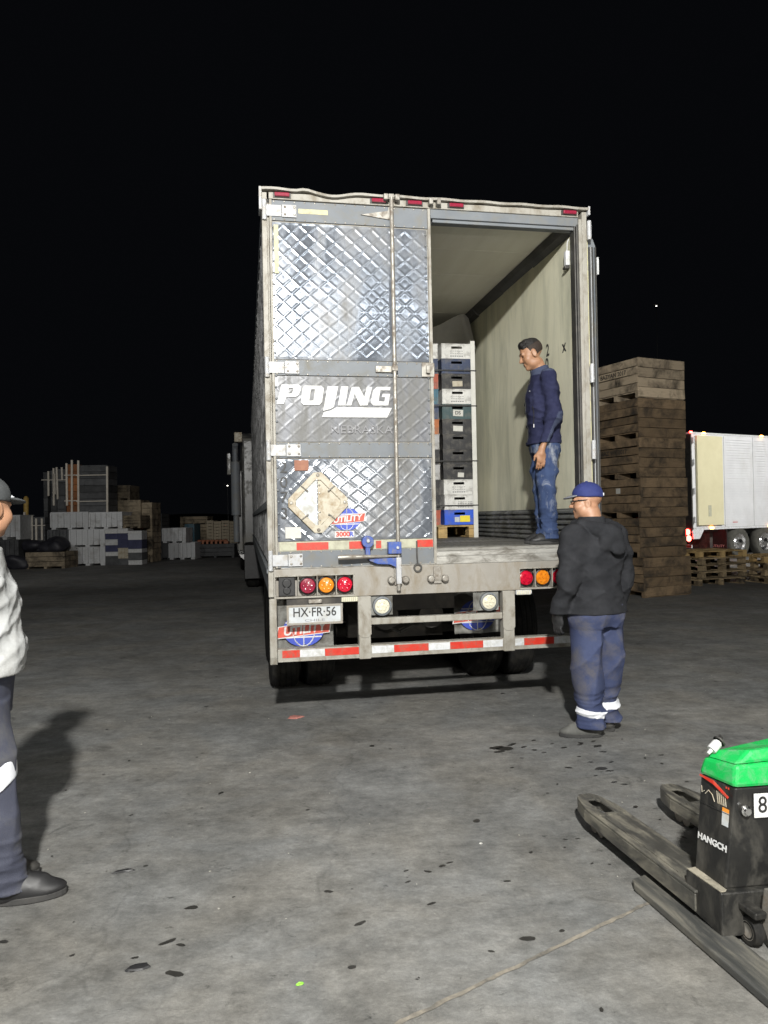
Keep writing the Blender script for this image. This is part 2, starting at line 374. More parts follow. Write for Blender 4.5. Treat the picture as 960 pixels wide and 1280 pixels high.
for i in range(n_):      # ceiling lining in slightly sagging sheets
    y0, y1 = .12 + i * (LEN - .3) / n_, .12 + (i + 1) * (LEN - .3) / n_
    cm.box(-1.2, 1.2, y0, y1 - .004, 3.936 + .0015 * (i % 2), 3.97)
cm.build("ceiling_lining", m_ceil, T)
cv = MB()
pts = [(1.204, 3.932), (1.12, 3.932), (1.13, 3.91), (1.155, 3.88), (1.204, 3.85)]
for i in range(16):
    y0, y1 = .1 + i * .8, .1 + (i + 1) * .8
    dz = .012 * math.sin(i * 1.3); cv.prism([(x, z + dz * (k > 1)) for k, (x, z) in enumerate(pts)], y0, y1 - .006, 'xz')
cv.build("cove_trim", m_cove, T)
# hanging air chute
N1, N2 = 90, 16; vs = []
for j in range(N2):
    for i in range(N1):
        u = i / (N1 - 1); w = j / (N2 - 1); x = -1.15 + 2.3 * u; ph = u * 19.0 + .5
        top_ = 3.925 - .13 * abs(math.sin(ph * .5)) ** 1.4 * (1 - .3 * math.sin(u * 7))
        drop = (.34 + .20 * (1 - abs(math.sin(ph * .5 + .3)))) * w
        fold = (1 - abs(math.sin(ph * .5))) ** 1.6
        vs.append((x + .05 * math.sin(ph) * w, 2.78 - .26 * fold * (.25 + w) + .05 * math.sin(u * 43) * w, top_ - drop))
MB().add(vs, [(j * N1 + i, j * N1 + i + 1, (j + 1) * N1 + i + 1, (j + 1) * N1 + i) for j in range(N2 - 1) for i in range(N1 - 1)]).build("air_curtain", m_curtain, T, smooth=True)
# floor, threshold, scuff plate
fl_ = MB().box(-1.2, 1.2, .2, LEN - .1, FZ - .06, FZ - .012).build("deck", m_floor, T)
sl = MB().box(-.022, .022, .2, LEN - .15, FZ - .0115, FZ).mesh("floor_slat", m_floor)
for i in range(40):
    put("floor_slat", sl, fl_, (-1.17 + i * .06, 0, 0))
th = MB().prism([(.0, 1.205), (.0, 1.262), (.015, 1.27), (.03, 1.302), (.05, 1.308), (.07, FZ - .004), (.2, FZ), (.2, 1.205)], -1.2, 1.2, 'yz')
th.build("threshold_plate", m_thresh, T, bevel=.004)
sc = MB().box(1.19, 1.2045, .08, LEN - .2, FZ, 1.62)
for i in range(6):
    z = FZ + .018 + i * .046; sc.prism([(1.19, z), (1.174, z + .006), (1.174, z + .022), (1.19, z + .03)], .08, LEN - .2, 'xz')
sc.build("scuff_plate", m_scuff, T)
# lettering scrawled on the lining, and the little sensor on its hook
for s_, y, z in (("2", .62, 3.02), ("0", .64, 2.90), ("/", .62, 2.77), ("x", .28, 2.98)):
    text("scrawl", s_, .15, m_ink, iw, (1.2048, y, z), (math.pi / 2, 0, -math.pi / 2), sx=.95, bold=.003)
MB().tube([(1.2, .14, 3.83), (1.19, .145, 3.80), (1.185, .145, 3.73)], .004, 6).build("sensor_cord", m_white, T)
MB().box(1.165, 1.2, .12, .165, 3.61, 3.73).box(1.158, 1.2, .125, .18, 3.585, 3.608, 1).build("sensor_box", [m_white, m_darkmetal], T, bevel=.006)

# rear frame
pr = MB().box(-1.29, -1.252, -.004, .12, 1.0, 4.0).box(-1.252, -1.238, .014, .12, 1.205, 3.93).build("corner_post", m_frame, T, bevel=.004)
pr = MB().box(1.222, 1.25, -.004, .12, 1.0, 3.94).box(1.252, 1.292, -.001, .1, 1.0, 4.0, 0).box(1.192, 1.205, .02, .1, FZ, 3.9, 1).box(1.2055, 1.2215, .006, .1, FZ, 3.9, 1)
pr.build("corner_post", [m_frame, m_darkmetal], T, bevel=.004)
hd = MB().box(-1.238, 1.222, 0, .1, 3.955, 4.005).box(0.0, 1.222, .012, .1, 3.885, 3.9545, 1).box(.02, 1.2, .03, .1, 3.86, 3.8848, 1)
hd = hd.build("header", [m_frame, m_rail], T, bevel=.004)
# battered roof lip
vs = []; K = 60
for i in range(K):
    x = -1.295 + 2.59 * i / (K - 1); t = i / (K - 1)
    wob = (.002 * math.sin(t * 37) + .002 * math.sin(t * 19 + 1)) * max(0, 1 - t * 2.4) + .003 * math.sin(t * 50)
    dip = -.026 * math.exp(-((t - .20) / .05) ** 2) + .014 * math.exp(-((t - .125) / .02) ** 2)
    z = 4.022 + wob + dip
    vs += [(x, -.035, z - .016), (x, -.04, z), (x, .02, z + .008), (x, .14, 4.036), (x, .14, 4.006), (x, .012, z - .012)]
MB().add(vs, [(6 * i + k, 6 * i + 6 + k, 6 * i + 6 + (k + 1) % 6, 6 * i + (k + 1) % 6) for i in range(K - 1) for k in range(6)]).build("roof_lip", m_frame, T, smooth='auto')
MB().box(-1.31, -1.29, -.035, .1, 3.86, 4.03).build("roof_corner_cap", m_hinge, T, bevel=.004)
MB().box(1.293, 1.31, -.035, .1, 3.965, 4.035).build("roof_corner_cap", m_hinge, T, bevel=.004)
ml = MB().box(-.055, .055, -.022, 0, -.014, .014).mesh("marker_light", m_ldark)
mb_ = MB().box(-.066, .066, -.008, 0, -.018, .018).mesh("lamp_base", m_darkmetal)
for x in (-1.14, -.41, -.13, .20, 1.14):
    o = put("marker_light", ml, hd, (x, -.0082, 3.982), bevel=.005); put("lamp_base", mb_, hd, (x, -.0002, 3.982))

# left door: quilted panels between rails
def quilt(x0, x1, z0, z1, seed, corners=.05):
    """embossed diamond sheet: raised creases round slightly domed fields, with dents"""
    st = .0055; nx = int((x1 - x0) / st) + 1; nz = int((z1 - z0) / st) + 1
    X, Z = np.meshgrid(np.linspace(x0, x1, nx), np.linspace(z0, z1, nz))
    rng = np.random.RandomState(seed)
    wx = np.zeros_like(X); dent = np.zeros_like(X)
    for _ in range(7):
        a, b_, p, q = rng.uniform(-9, 9, 4); wx += .0024 * np.sin(a * X + b_ * Z + p)
    for _ in range(16):
        cx, cz, r = rng.uniform(x0, x1), rng.uniform(z0, z1), rng.uniform(.03, .13)
        dent += rng.uniform(-.0016, .0012) * np.exp(-((X - cx) ** 2 + (Z - cz) ** 2) / r ** 2)
    for _ in range(5):
        a, b_, p = rng.uniform(-5, 5, 3); dent += .0005 * np.sin(a * X + b_ * Z + p * 3)
    U = (X + wx) / .134 + (Z + wx * .5) / .116; V = (X + wx) / .134 - (Z - wx) / .116
    fu = np.abs(U - np.round(U)); fv = np.abs(V - np.round(V))
    d = np.minimum(fu, fv) * .0837
    amp = .75 + .35 * np.sin(X * 3 + seed) * np.cos(Z * 2.3 + seed)
    H = .0030 * amp * np.exp(-(d / .0085) ** 2) + .0007 * np.clip(1 - (2 * (.5 - fu)) ** 2, 0, 1) * np.clip(1 - (2 * (.5 - fv)) ** 2, 0, 1)
    e = np.minimum(np.minimum(X - x0, x1 - X), np.minimum(Z - z0, z1 - Z)); fade = np.clip(e / .02, 0, 1); fade = fade * fade * (3 - 2 * fade)
    Y = .004 - (H + dent) * fade
    vs = np.stack([X, Y, Z], -1).reshape(-1, 3)
    idx = np.arange(nx * nz).reshape(nz, nx)
    f = np.stack([idx[:-1, :-1], idx[:-1, 1:], idx[1:, 1:], idx[1:, :-1]], -1).reshape(-1, 4)
    me = bpy.data.meshes.new("quilted_panel"); me.from_pydata(vs.tolist(), [], f.tolist()); me.materials.append(m_steel2 if seed == 5 else m_steel)
    return me
door = MB().box(-1.236, -.006, .012, .085, 1.21, 3.95).build("door", m_frame, T)
for x0, x1, z0, z1, sd in ((-1.215, -.035, 2.765, 3.785, 3), (-1.215, -.035, 2.15, 2.64, 5), (-1.215, -.035, 1.41, 2.022, 9)):
    put("quilted_panel", quilt(x0, x1, z0, z1, sd), door, smooth=True)
def screws(b, x0, x1, z, n, y=-.001, mi=1):
    for i in range(n):
        x = x0 + (x1 - x0) * i / (n - 1); b.lathe([(.0, y - .004), (.0055, y - .0035), (.0075, y)], 'y', (x, 0, z), 8, mi)
for z0, z1 in ((3.795, 3.945), (2.645, 2.758), (2.03, 2.143), (1.213, 1.335)):
    b = MB().box(-1.228, -.03, -.0015, .012, z0, z1); screws(b, -1.2, -.06, z1 - .008, 16); screws(b, -1.2, -.06, z0 + .008, 16)
    b.build("cross_rail", [m_rail, m_rod], door, bevel=.002)
b = MB().box(-1.236, -1.217, -.006, .012, 1.213, 3.95).box(-.028, -.006, -.008, .03, 1.213, 3.95)
b.build("door_edge", m_frame, door, bevel=.003)
b = MB()
for z in np.arange(1.45, 3.78, .085):
    for x in (-1.207, -.045): b.lathe([(0, -.009), (.006, -.008), (.009, -.002)], 'y', (x + random.uniform(-.002, .002), 0, z), 8)
o = b.build("rivets", m_rail, door, smooth='auto'); o['kind'] = 'stuff'
# hinges
for z in (3.865, 2.70, 2.085, 1.27):
    b = MB().box(-1.262, -1.145, -.012, -.002, z - .042, z + .042).box(-1.142, -1.035, -.016, -.003, z - .046, z + .046)
    b.tube([(-1.272, -.014, z - .075), (-1.272, -.014, z + .075)], .017, 12)
    for dx, dz in ((-1.12, .028), (-1.12, -.028), (-1.05, .028), (-1.05, -.028)): b.lathe([(0, -.022), (.008, -.021), (.010, -.0165)], 'y', (dx, 0, z + dz), 8, 1)
    b.build("hinge", [m_hinge, m_rod], door, bevel=.003)
# tapes
MB().box(-1.02, -.80, -.0035, -.002, 3.855, 3.89).build("tape_strip", m_yel, door)
MB().box(-1.205, -1.172, -.0075, -.0055, 3.40, 3.76).build("tape_strip", m_yel, door)
xs_ = [(-1.195, -1.08, m_dull), (-1.079, -.842, m_red), (-.841, -.686, m_dull), (-.685, -.565, m_red), (-.48, -.44, m_red), (-.30, -.2, m_dull), (-.16, -.035, m_red)]
for x0, x1, m in xs_:
    MB().box(x0, x1, -.0035, .003, 1.342, 1.398).build("reflective_strip", m, door)
MB().box(-1.205, -.035, .001, .011, 1.336, 1.406).build("tape_backing", m_dull, door)
# lock rod, brackets, handle
b = MB().tube([(-.318, -.045, 1.02), (-.318, -.045, 4.0)], .0165, 14)
rod = b.build("lock_rod", m_rod, door, smooth='auto')
b = MB().box(-.34, -.296, -.05, -.03, 3.985, 4.03)
for x in (-.362, -.274): b.box(x - .018, x + .018, -.07, -.022, 3.975, 4.02)
b.build("rod_cam", m_rod, door, bevel=.006)
b = MB()
for x in (-.012, .05): b.box(x - .012, x + .02, -.06, -.002, 3.965, 4.012)
b.build("rod_keeper", m_rod, T, bevel=.006)
MB().prism([(-.55, 3.87), (-.34, 3.91), (-.335, 3.94), (-.296, 3.94), (-.296, 3.84), (-.34, 3.845)], -.014, -.003, 'xz').build("rod_bracket", m_rod, door, bevel=.003)
for z in (2.70,):
    b = MB().box(-.46, -.30, -.022, -.003, z - .025, z + .025).box(-.34, -.296, -.066, -.022, z - .02, z + .02)
    b.build("rod_bracket", m_rod, door, bevel=.004)
    MB().box(-.10, -.0, -.02, -.009, z - .055, z + .055).box(-.07, -.04, -.05, -.02, z - .03, z + .03).build("rod_bracket", m_rod, door, bevel=.004)
lh = MB().prism([(-.545, 1.268), (-.31, 1.268), (-.31, 1.155), (-.33, 1.17), (-.345, 1.20), (-.39, 1.22), (-.48, 1.225), (-.54, 1.25)], -.06, -.02, 'xz')
lh.box(-.40, -.30, -.085, -.025, 1.30, 1.39); lh.box(-.57, -.535, -.07, -.003, 1.27, 1.36)
lh.lathe([(.0, -.075), (.045, -.075), (.045, -.003), (0, -.003)], 'y', (-.552, 0, 1.395), 16); lh.lathe([(0, -.09), (.014, -.09), (.014, -.05)], 'y', (-.552, 0, 1.40), 10, 1)
lh.lathe([(0, -.098), (.012, -.098), (.012, -.05)], 'y', (-.33, 0, 1.345), 10, 1)
lh.build("lock_hasp", [m_latch, m_hinge], door, bevel=.004)
MB().tube([(-.78, -.075, 1.283), (-.72, -.08, 1.285), (-.45, -.07, 1.283), (-.318, -.05, 1.283)], [.018, .02, .011, .011], 10).build("lock_handle", m_rod, door, smooth='auto')
MB().box(-.338, -.298, -.07, -.02, 1.07, 1.27).build("rod_sleeve", m_hinge, door, bevel=.006)
MB().tube([(-.165, -.012, 1.39), (-.166, -.02, 1.27), (-.163, -.022, 1.22)], .006, 6).lathe([(.022, -.028), (.034, -.028), (.034, -.016), (.022, -.016)], 'y', (-.163, 0, 1.185), 14).build("door_strap", m_darkmetal, door)
# placard holder: a diamond frame with two leaves
def diamond(cx, cz, hx, hz, r=.03):
    return [(cx - r, cz + hz), (cx + r, cz + hz), (cx + hx, cz + r), (cx + hx, cz - r), (cx + r, cz - hz), (cx - r, cz - hz), (cx - hx, cz - r), (cx - hx, cz + r)]
cx, cz = -.914, 1.694
pl = MB().prism([diamond(cx, cz, .222, .226), diamond(cx, cz, .165, .168, .02)], -.022, -.004, 'xz').build("placard_holder", m_cream, door, bevel=.004)
MB().prism([(cx - .187, cz), (cx - .006, cz + .185), (cx - .006, cz - .185)], -.011, -.004, 'xz').build("placard_leaf", m_plate, pl)
MB().prism([(cx + .187, cz), (cx, cz - .185), (cx, cz + .185)], -.008, -.004, 'xz').build("placard_leaf", m_cream, pl)
b = MB()
for sx_, sz_ in ((1, 1), (1, -1), (-1, 1), (-1, -1)):
    c = Vector((cx + sx_ * .105, -.026, cz + sz_ * .105)); b.tube([c - Vector((.03 * sx_, 0, .02 * sz_)), c + Vector((.02 * sx_, 0, .02 * sz_))], .006, 6)
for dx, dz in ((0, .205), (0, -.205), (.2, 0), (-.2, 0)): b.lathe([(0, -.03), (.011, -.029), (.014, -.022)], 'y', (cx + dx, 0, cz + dz), 10)
for dz in (.13, .07, -.07, -.13): b.lathe([(0, -.016), (.006, -.015), (.008, -.008)], 'y', (cx + .012, 0, cz + dz), 8)
b.build("placard_clip", m_rod, pl)
# lettering
LET = dict(P=[[(-1.169, 2.573), (-1.044, 2.575), (-1.024, 2.562), (-1.026, 2.533), (-1.043, 2.497), (-1.066, 2.483), (-1.134, 2.482), (-1.156, 2.428), (-1.206, 2.428)], [(-1.116, 2.547), (-1.082, 2.548), (-1.082, 2.534), (-1.094, 2.509), (-1.125, 2.506)]],
 O=[[(-1.001, 2.567), (-0.875, 2.569), (-0.854, 2.55), (-0.87, 2.447), (-0.891, 2.424), (-1.008, 2.423), (-1.028, 2.445), (-1.014, 2.548)], [(-0.95, 2.541), (-0.922, 2.541), (-0.933, 2.457), (-0.966, 2.456)]],
 J=[[(-0.826, 2.566), (-0.745, 2.567), (-0.781, 2.411), (-0.806, 2.396), (-0.863, 2.38)]], I=[[(-0.724, 2.565), (-0.669, 2.566), (-0.696, 2.422), (-0.751, 2.422)]],
 N=[[(-0.643, 2.563), (-0.588, 2.564), (-0.548, 2.486), (-0.53, 2.565), (-0.486, 2.565), (-0.526, 2.424), (-0.583, 2.423), (-0.623, 2.511), (-0.649, 2.423), (-0.685, 2.422)]],
 G=[[(-0.451, 2.566), (-0.345, 2.567), (-0.350, 2.541), (-0.425, 2.54), (-0.439, 2.456), (-0.395, 2.456), (-0.389, 2.488), (-0.415, 2.487), (-0.407, 2.514), (-0.350, 2.514), (-0.365, 2.425), (-0.48, 2.424), (-0.501, 2.445), (-0.481, 2.539)]],
 S=[[(-0.874, 2.333), (-0.376, 2.333), (-0.337, 2.407), (-0.759, 2.411), (-0.806, 2.383), (-0.858, 2.372)]])
for k, lp in LET.items():
    MB().prism(lp, -.0075, -.0045, 'xz').build("swoosh" if k == 'S' else "letter", m_letter, door)
text("faded_lettering", "NEBRASKA", .088, m_ghost, door, (-.575, -.0062, 2.238), sx=1.12)
for c, z in (("2", 1.955), ("0", 1.845), ("7", 1.735), ("3", 1.615)):
    text("digit", c, .115, m_ink, door, (-1.165, -.0065, z), sx=1.05)
MB().box(-1.085, -.98, -.0095, -.005, 1.935, 2.012).build("brown_sticker", m_brown, door)
MB().box(-1.16, -1.045, -.0095, -.005, 1.432, 1.515).build("blank_sticker", m_paper, door)
def globe_logo(cx, cz, R, y, parent, s=1.0):
    b = MB(); n = 28
    disc = [(cx + R * math.cos(2 * math.pi * i / n), cz + R * .82 * math.sin(2 * math.pi * i / n)) for i in range(n)]
    b.prism(disc, y - .0008, y, 'xz', 1)
    for q in (-.55, 0, .55):    # white meridians
        pts = [(cx + R * q * math.cos(a), y - .0012, cz + R * .8 * math.sin(a)) for a in np.linspace(-math.pi / 2, math.pi / 2, 12)]
        b.tube(pts, R * .028, 4, 2)
    for q in (-.45, .45):
        w = R * math.sqrt(1 - q * q) * .98; b.box(cx - w, cx + w, y - .0016, y - .0006, cz + R * .8 * q - R * .03, cz + R * .8 * q + R * .03, 2)
    ban = [(cx - R * 1.32, cz - R * .36), (cx - R * 1.2, cz + R * .16), (cx + R * 1.34, cz + R * .40), (cx + R * 1.22, cz - R * .16)]
    b.prism([(p[0] + (p[0] - cx) * .05, cz + (p[1] - cz) * 1.16) for p in ban], y - .0022, y - .0014, 'xz', 2)
    b.prism(ban, y - .003, y - .0023, 'xz', 0)
    lg = b.build("maker_logo", [m_logored, m_logoblue, m_letter], parent)
    text("logo_lettering", "UTILITY", R * .56, m_letter, lg, (cx + R * .02, y - .0036, cz + R * .01), (math.pi / 2, -.09, 0), shear=.2, bold=R * .018, sx=1.05)
globe_logo(-.70, 1.567, .105, -.0065, door)
MB().box(-.795, -.645, -.0085, -.005, 1.428, 1.478).build("model_sticker", m_letter, door)
text("model_lettering", "3000", .048, m_logored, door, (-.732, -.0094, 1.453), bold=.0022, sx=1.1)
text("model_lettering", "R", .048, m_logoblue, door, (-.668, -.0094, 1.453), bold=.0022, sx=1.1)

# right door, swung right round against the trailer's flank
prof = [(1.325, 1.215), (1.40, 1.215), (1.40, 3.70), (1.392, 3.76), (1.372, 3.81), (1.345, 3.835), (1.325, 3.84)]
d2 = MB().prism(prof, .06, 1.25, 'xz').build("door", m_rail, T, bevel=.004)
for x0, x1, m in ((1.329, 1.341, m_darkmetal), (1.347, 1.352, m_hinge), (1.358, 1.366, m_darkmetal), (1.372, 1.377, m_rail), (1.384, 1.394, m_darkmetal)):
    MB().box(x0, x1, .05, .0595, 1.25, 3.74).build("gasket", m, d2)
MB().box(1.402, 1.416, .05, .075, 3.52, 3.66).build("door_reflector", m_white, d2)
MB().box(1.296, 1.312, .03, .06, 1.25, 3.80).build("gasket", m_yel, d2)
for z in (3.85, 2.70, 2.085, 1.27):
    MB().tube([(1.308, -.01, z - .075), (1.308, -.01, z + .075)], .017, 12).box(1.30, 1.33, -.006, .06, z - .05, z + .05).build("hinge", m_hinge, d2, smooth='auto')

# sill with tail lamps
def rect(x0, x1, z0, z1): return [(x0, z0), (x1, z0), (x1, z1), (x0, z1)]
sb = MB().prism([rect(-1.252, 1.252, .985, 1.2045), rect(-1.238, -.66, 1.0, 1.148), rect(.66, 1.238, 1.0, 1.148)], -.012, .05, 'xz').box(-1.25, 1.25, .0505, .16, .985, 1.2045)
sill = sb.build("rear_sill", m_sill, T, bevel=.004)
for sgn in (-1, 1):
    b = MB()
    for x in (1.073, .932, .789): b.box(sgn * x - .0035, sgn * x + .0035, -.014, .05, 1.0005, 1.1475)
    b.box(min(sgn * .652, sgn * 1.246), max(sgn * .652, sgn * 1.246), -.017, -.0125, 1.1485, 1.158)
    b.box(sgn * .656 - .005, sgn * .656 + .005, -.017, -.0125, 1.0, 1.1485); b.box(min(sgn * .652, sgn * 1.246), max(sgn * .652, sgn * 1.246), -.0165, -.0125, .987, .9995)
    b.build("lamp_frame", m_frame, sill, bevel=.002)
    for i, (x, m) in enumerate(((1.00, m_ldark if sgn < 0 else m_lred), (.861, m_lamber), (.722, m_lred))):
        o = MB().lathe([(.070, .03), (.070, .012), (.062, .008), (.062, .02)], 'y', (sgn * x, 0, 1.074), 28, 0).build("lamp_grommet", m_black, sill, smooth='auto')
        b = MB().lathe([(0, .004), (.03, .005), (.054, .010), (.060, .02), (.06, .03)], 'y', (sgn * x, 0, 1.074), 28)
        for k in range(7):
            a = k * math.pi / 3; rr = 0 if k == 6 else .032
            b.lathe([(0, -.001), (.006, .001), (.010, .008)], 'y', (sgn * x + rr * math.cos(a), 0, 1.074 + rr * math.sin(a)), 8)
        b.build("tail_lamp", m, sill, smooth='auto')
    b = MB().box(sgn * 1.156 - .06, sgn * 1.156 + .06, .0, .045, 1.005, 1.143).lathe([(0, -.012), (.03, -.012), (.036, 0), (.0, 0)], 'y', (sgn * 1.156, 0, 1.10), 16).lathe([(0, -.01), (.026, -.01), (.03, 0), (.0, 0)], 'y', (sgn * 1.156, 0, 1.045), 16)
    b.build("socket_box", m_black, sill, bevel=.004)
    x = sgn * .69
    lt = MB().box(x - .065, x + .065, -.02, .035, .945, .984).build("clearance_light", m_dull if sgn < 0 else m_white, sill, bevel=.008)
    b = MB()
    for k in range(8): b.box(x - .058 + k * .015, x - .050 + k * .015, -.0235, -.0195, .95, .98)
    b.build("lens_rib", m_lclear, lt)
for x in (-.318, -.01):
    b = MB().box(x - .03, x + .03, -.03, -.0125, 1.06, 1.19)
    for dx in (-.055, .055): b.lathe([(0, -.06), (.022, -.06), (.028, -.052), (.028, -.02), (.0, -.013)], 'y', (x + dx, 0, 1.10), 12)
    b.box(x - .07, x + .07, -.035, -.0125, 1.085, 1.115); b.build("lock_keeper", m_rod, sill, bevel=.004)

# bumper
bz0, bz1 = .522, .615
bmp = MB().box(-1.232, 1.232, -.02, .06, bz0, bz1).box(-1.232, 1.232, -.028, -.0205, bz0, bz0 + .012).build("bumper_beam", m_frame, T, bevel=.006)
segs = [(-1.2, -1.07, 0), (-1.07, -.885, 1), (-.885, -.628, 0), (-.53, -.36, 1), (-.36, -.09, 0), (-.09, .08, 1), (.08, .345, 0), (.345, .505, 1), (.605, .68, 1), (.68, .93, 0), (.93, 1.2, 1)]
for x0, x1, k in segs:
    MB().box(x0 + .0008, x1 - .0008, -.0225, -.0208, .552, .606).build("reflective_strip", m_white if k else m_red, bmp)
for x0, x1 in ((-.625, -.538), (.512, .60)):
    b = MB().box(x0, x1, -.03, .05, .515, .984).prism([(x0 - .006, .70), (x0 + .02, .675), (x1 - .02, .675), (x1 + .006, .70), (x1 + .006, .984), (x0 - .006, .984)], -.036, -.0305, 'xz')
    b.build("bumper_post", m_frame, T, bevel=.004)
MB().box(-.5375, .5115, -.015, .04, .766, .815).build("step_bar", m_frame, T, bevel=.006)
for sgn in (-1, 1):
    b = MB().prism([(-.02, .99), (.06, .99), (.07, .50), (.0, .50), (-.02, .56)], sgn * 1.233, sgn * 1.288, 'yz')
    b.build("bumper_bracket", m_frame, T, bevel=.008)
    x = -.445 if sgn < 0 else .40
    mk = MB().box(x - .12, x + .085, .005, .012, .835, .975).build("lamp_plate", m_flap, T)
    b = MB().lathe([(.072, .004), (.072, -.03), (.058, -.036), (.055, -.02)], 'y', (x, 0, .905), 24, 0)
    b.build("reversing_lamp_rim", m_rail, mk, smooth='auto')
    b = MB().lathe([(0, -.034), (.03, -.032), (.056, -.024), (.056, 0)], 'y', (x, 0, .905), 24)
    for k in range(7):
        a = k * math.pi / 3; rr = 0 if k == 6 else .03
        b.lathe([(0, -.038), (.008, -.036), (.012, -.028)], 'y', (x + rr * math.cos(a), 0, .905 + rr * math.sin(a)), 8)
    b.build("reversing_lamp", m_lclear, mk, smooth='auto')
# number plate
np_ = MB().box(-1.155, -.752, -.012, -.004, .795, .93).build("license_plate", m_plate, T, bevel=.003)
MB().prism([rect(-1.162, -.745, .788, .937), rect(-1.146, -.761, .805, .921)], -.016, -.0105, 'xz').build("plate_frame", m_sill, np_, bevel=.002)
text("plate_characters", "HX·FR·56", .094, m_ink, np_, (-.955, -.0128, .878), sx=.86, bold=.001)
text("plate_characters", "CHILE", .026, m_ghost, np_, (-.955, -.0128, .82), sx=2.2)
MB().box(-1.0, -.90, -.03, .03, .945, .975).build("plate_lamp", m_rod, T, bevel=.006)
MB().box(-1.16, -.74, .0, .01, .90, .984).build("plate_bracket", m_under, T)

# running gear
for y in (1.55, 2.80):
    MB().tube([(-1.0, y, .5), (1.0, y, .5)], .065, 14).box(-.42, .42, y - .09, y + .09, .42, .60).build("axle", m_under, T, smooth='auto')
    for sgn in (-1, 1):
        for x in (.80, 1.12):
            b = MB().lathe([(.30, -.125), (.44, -.135), (.49, -.118), (.505, -.09), (.505, .09), (.49, .118), (.44, .135), (.30, .125)], 'x', (0, 0, 0), 40)
            for k in range(4): b.lathe([(.504, -.088 + k * .048), (.511, -.084 + k * .048), (.511, -.054 + k * .048), (.504, -.05 + k * .048)], 'x', (0, 0, 0), 40)
            w = b.build("wheel", m_tyre, T, (sgn * x, y, .508), smooth='auto')
            MB().lathe([(.302, -.11), (.29, -.05), (.14, -.02 * sgn), (.12, .06), (.0, .06), (.0, -.06), (.14, .0), (.29, .09), (.302, .11)], 'x', (0, 0, 0), 28).build("rim", m_rim, w, smooth='auto')
fr = MB()
for x in (-.52, .52): fr.box(x - .05, x + .05, .3, 4.6, .72, .985)
for y in (.5, 1.2, 2.15, 3.3, 4.4): fr.box(-.5, .5, y, y + .08, .80, .97)
for x in (-.52, .52):
    for y in (1.05, 2.1, 3.2): fr.box(x - .045, x + .045, y, y + .14, .50, .73)
fr.build("bogie_frame", m_under, T, bevel=.006)
MB().box(-1.2, 1.2, .2, LEN, .99, 1.04).build("underframe", m_under, T)
b = MB()
for x in (-.75, .75): b.box(x - .06, x + .06, 9.6, 9.75, .25, 1.0); b.box(x - .15, x + .15, 9.5, 9.85, .2, .25)
b.build("landing_gear", m_under, T)
for x0, x1, y0, lx, lz, R_ in ((-1.232, -.80, .13, -1.03, .735, .155), (.27, .72, .52, .47, .73, .16)):
    nx_, nz_ = 14, 12; vs = [(x0 + (x1 - x0) * i / nx_, y0 + .018 * math.sin(i * .7) * (1 - k / nz_) + .012 * math.sin(k * .4), .575 + .395 * k / nz_) for k in range(nz_ + 1) for i in range(nx_ + 1)]
    fs = [(k * (nx_ + 1) + i, k * (nx_ + 1) + i + 1, (k + 1) * (nx_ + 1) + i + 1, (k + 1) * (nx_ + 1) + i) for k in range(nz_) for i in range(nx_)]
    mf = MB().add(vs, fs).build("mudflap", m_flap, T, smooth=True)
    md = mf.modifiers.new("thick", 'SOLIDIFY'); md.thickness = .012; md.offset = -1
    globe_logo(lx, lz, R_, y0 - .02, mf)
for y, z in ((.9, .60), (1.3, .64), (1.9, .60)):
    MB().tube([(-.2, y, z), (-.1, y + .1, z - .06), (.1, y + .12, z + .02), (.25, y + .05, z + .08)], .018, 8).build("air_hose", m_darkmetal, T, smooth='auto')
for x in (-.28, .12):
    MB().tube([(x, .7, .72), (x, 1.25, .72)], .11, 16).build("air_tank", m_under, T, smooth='auto')

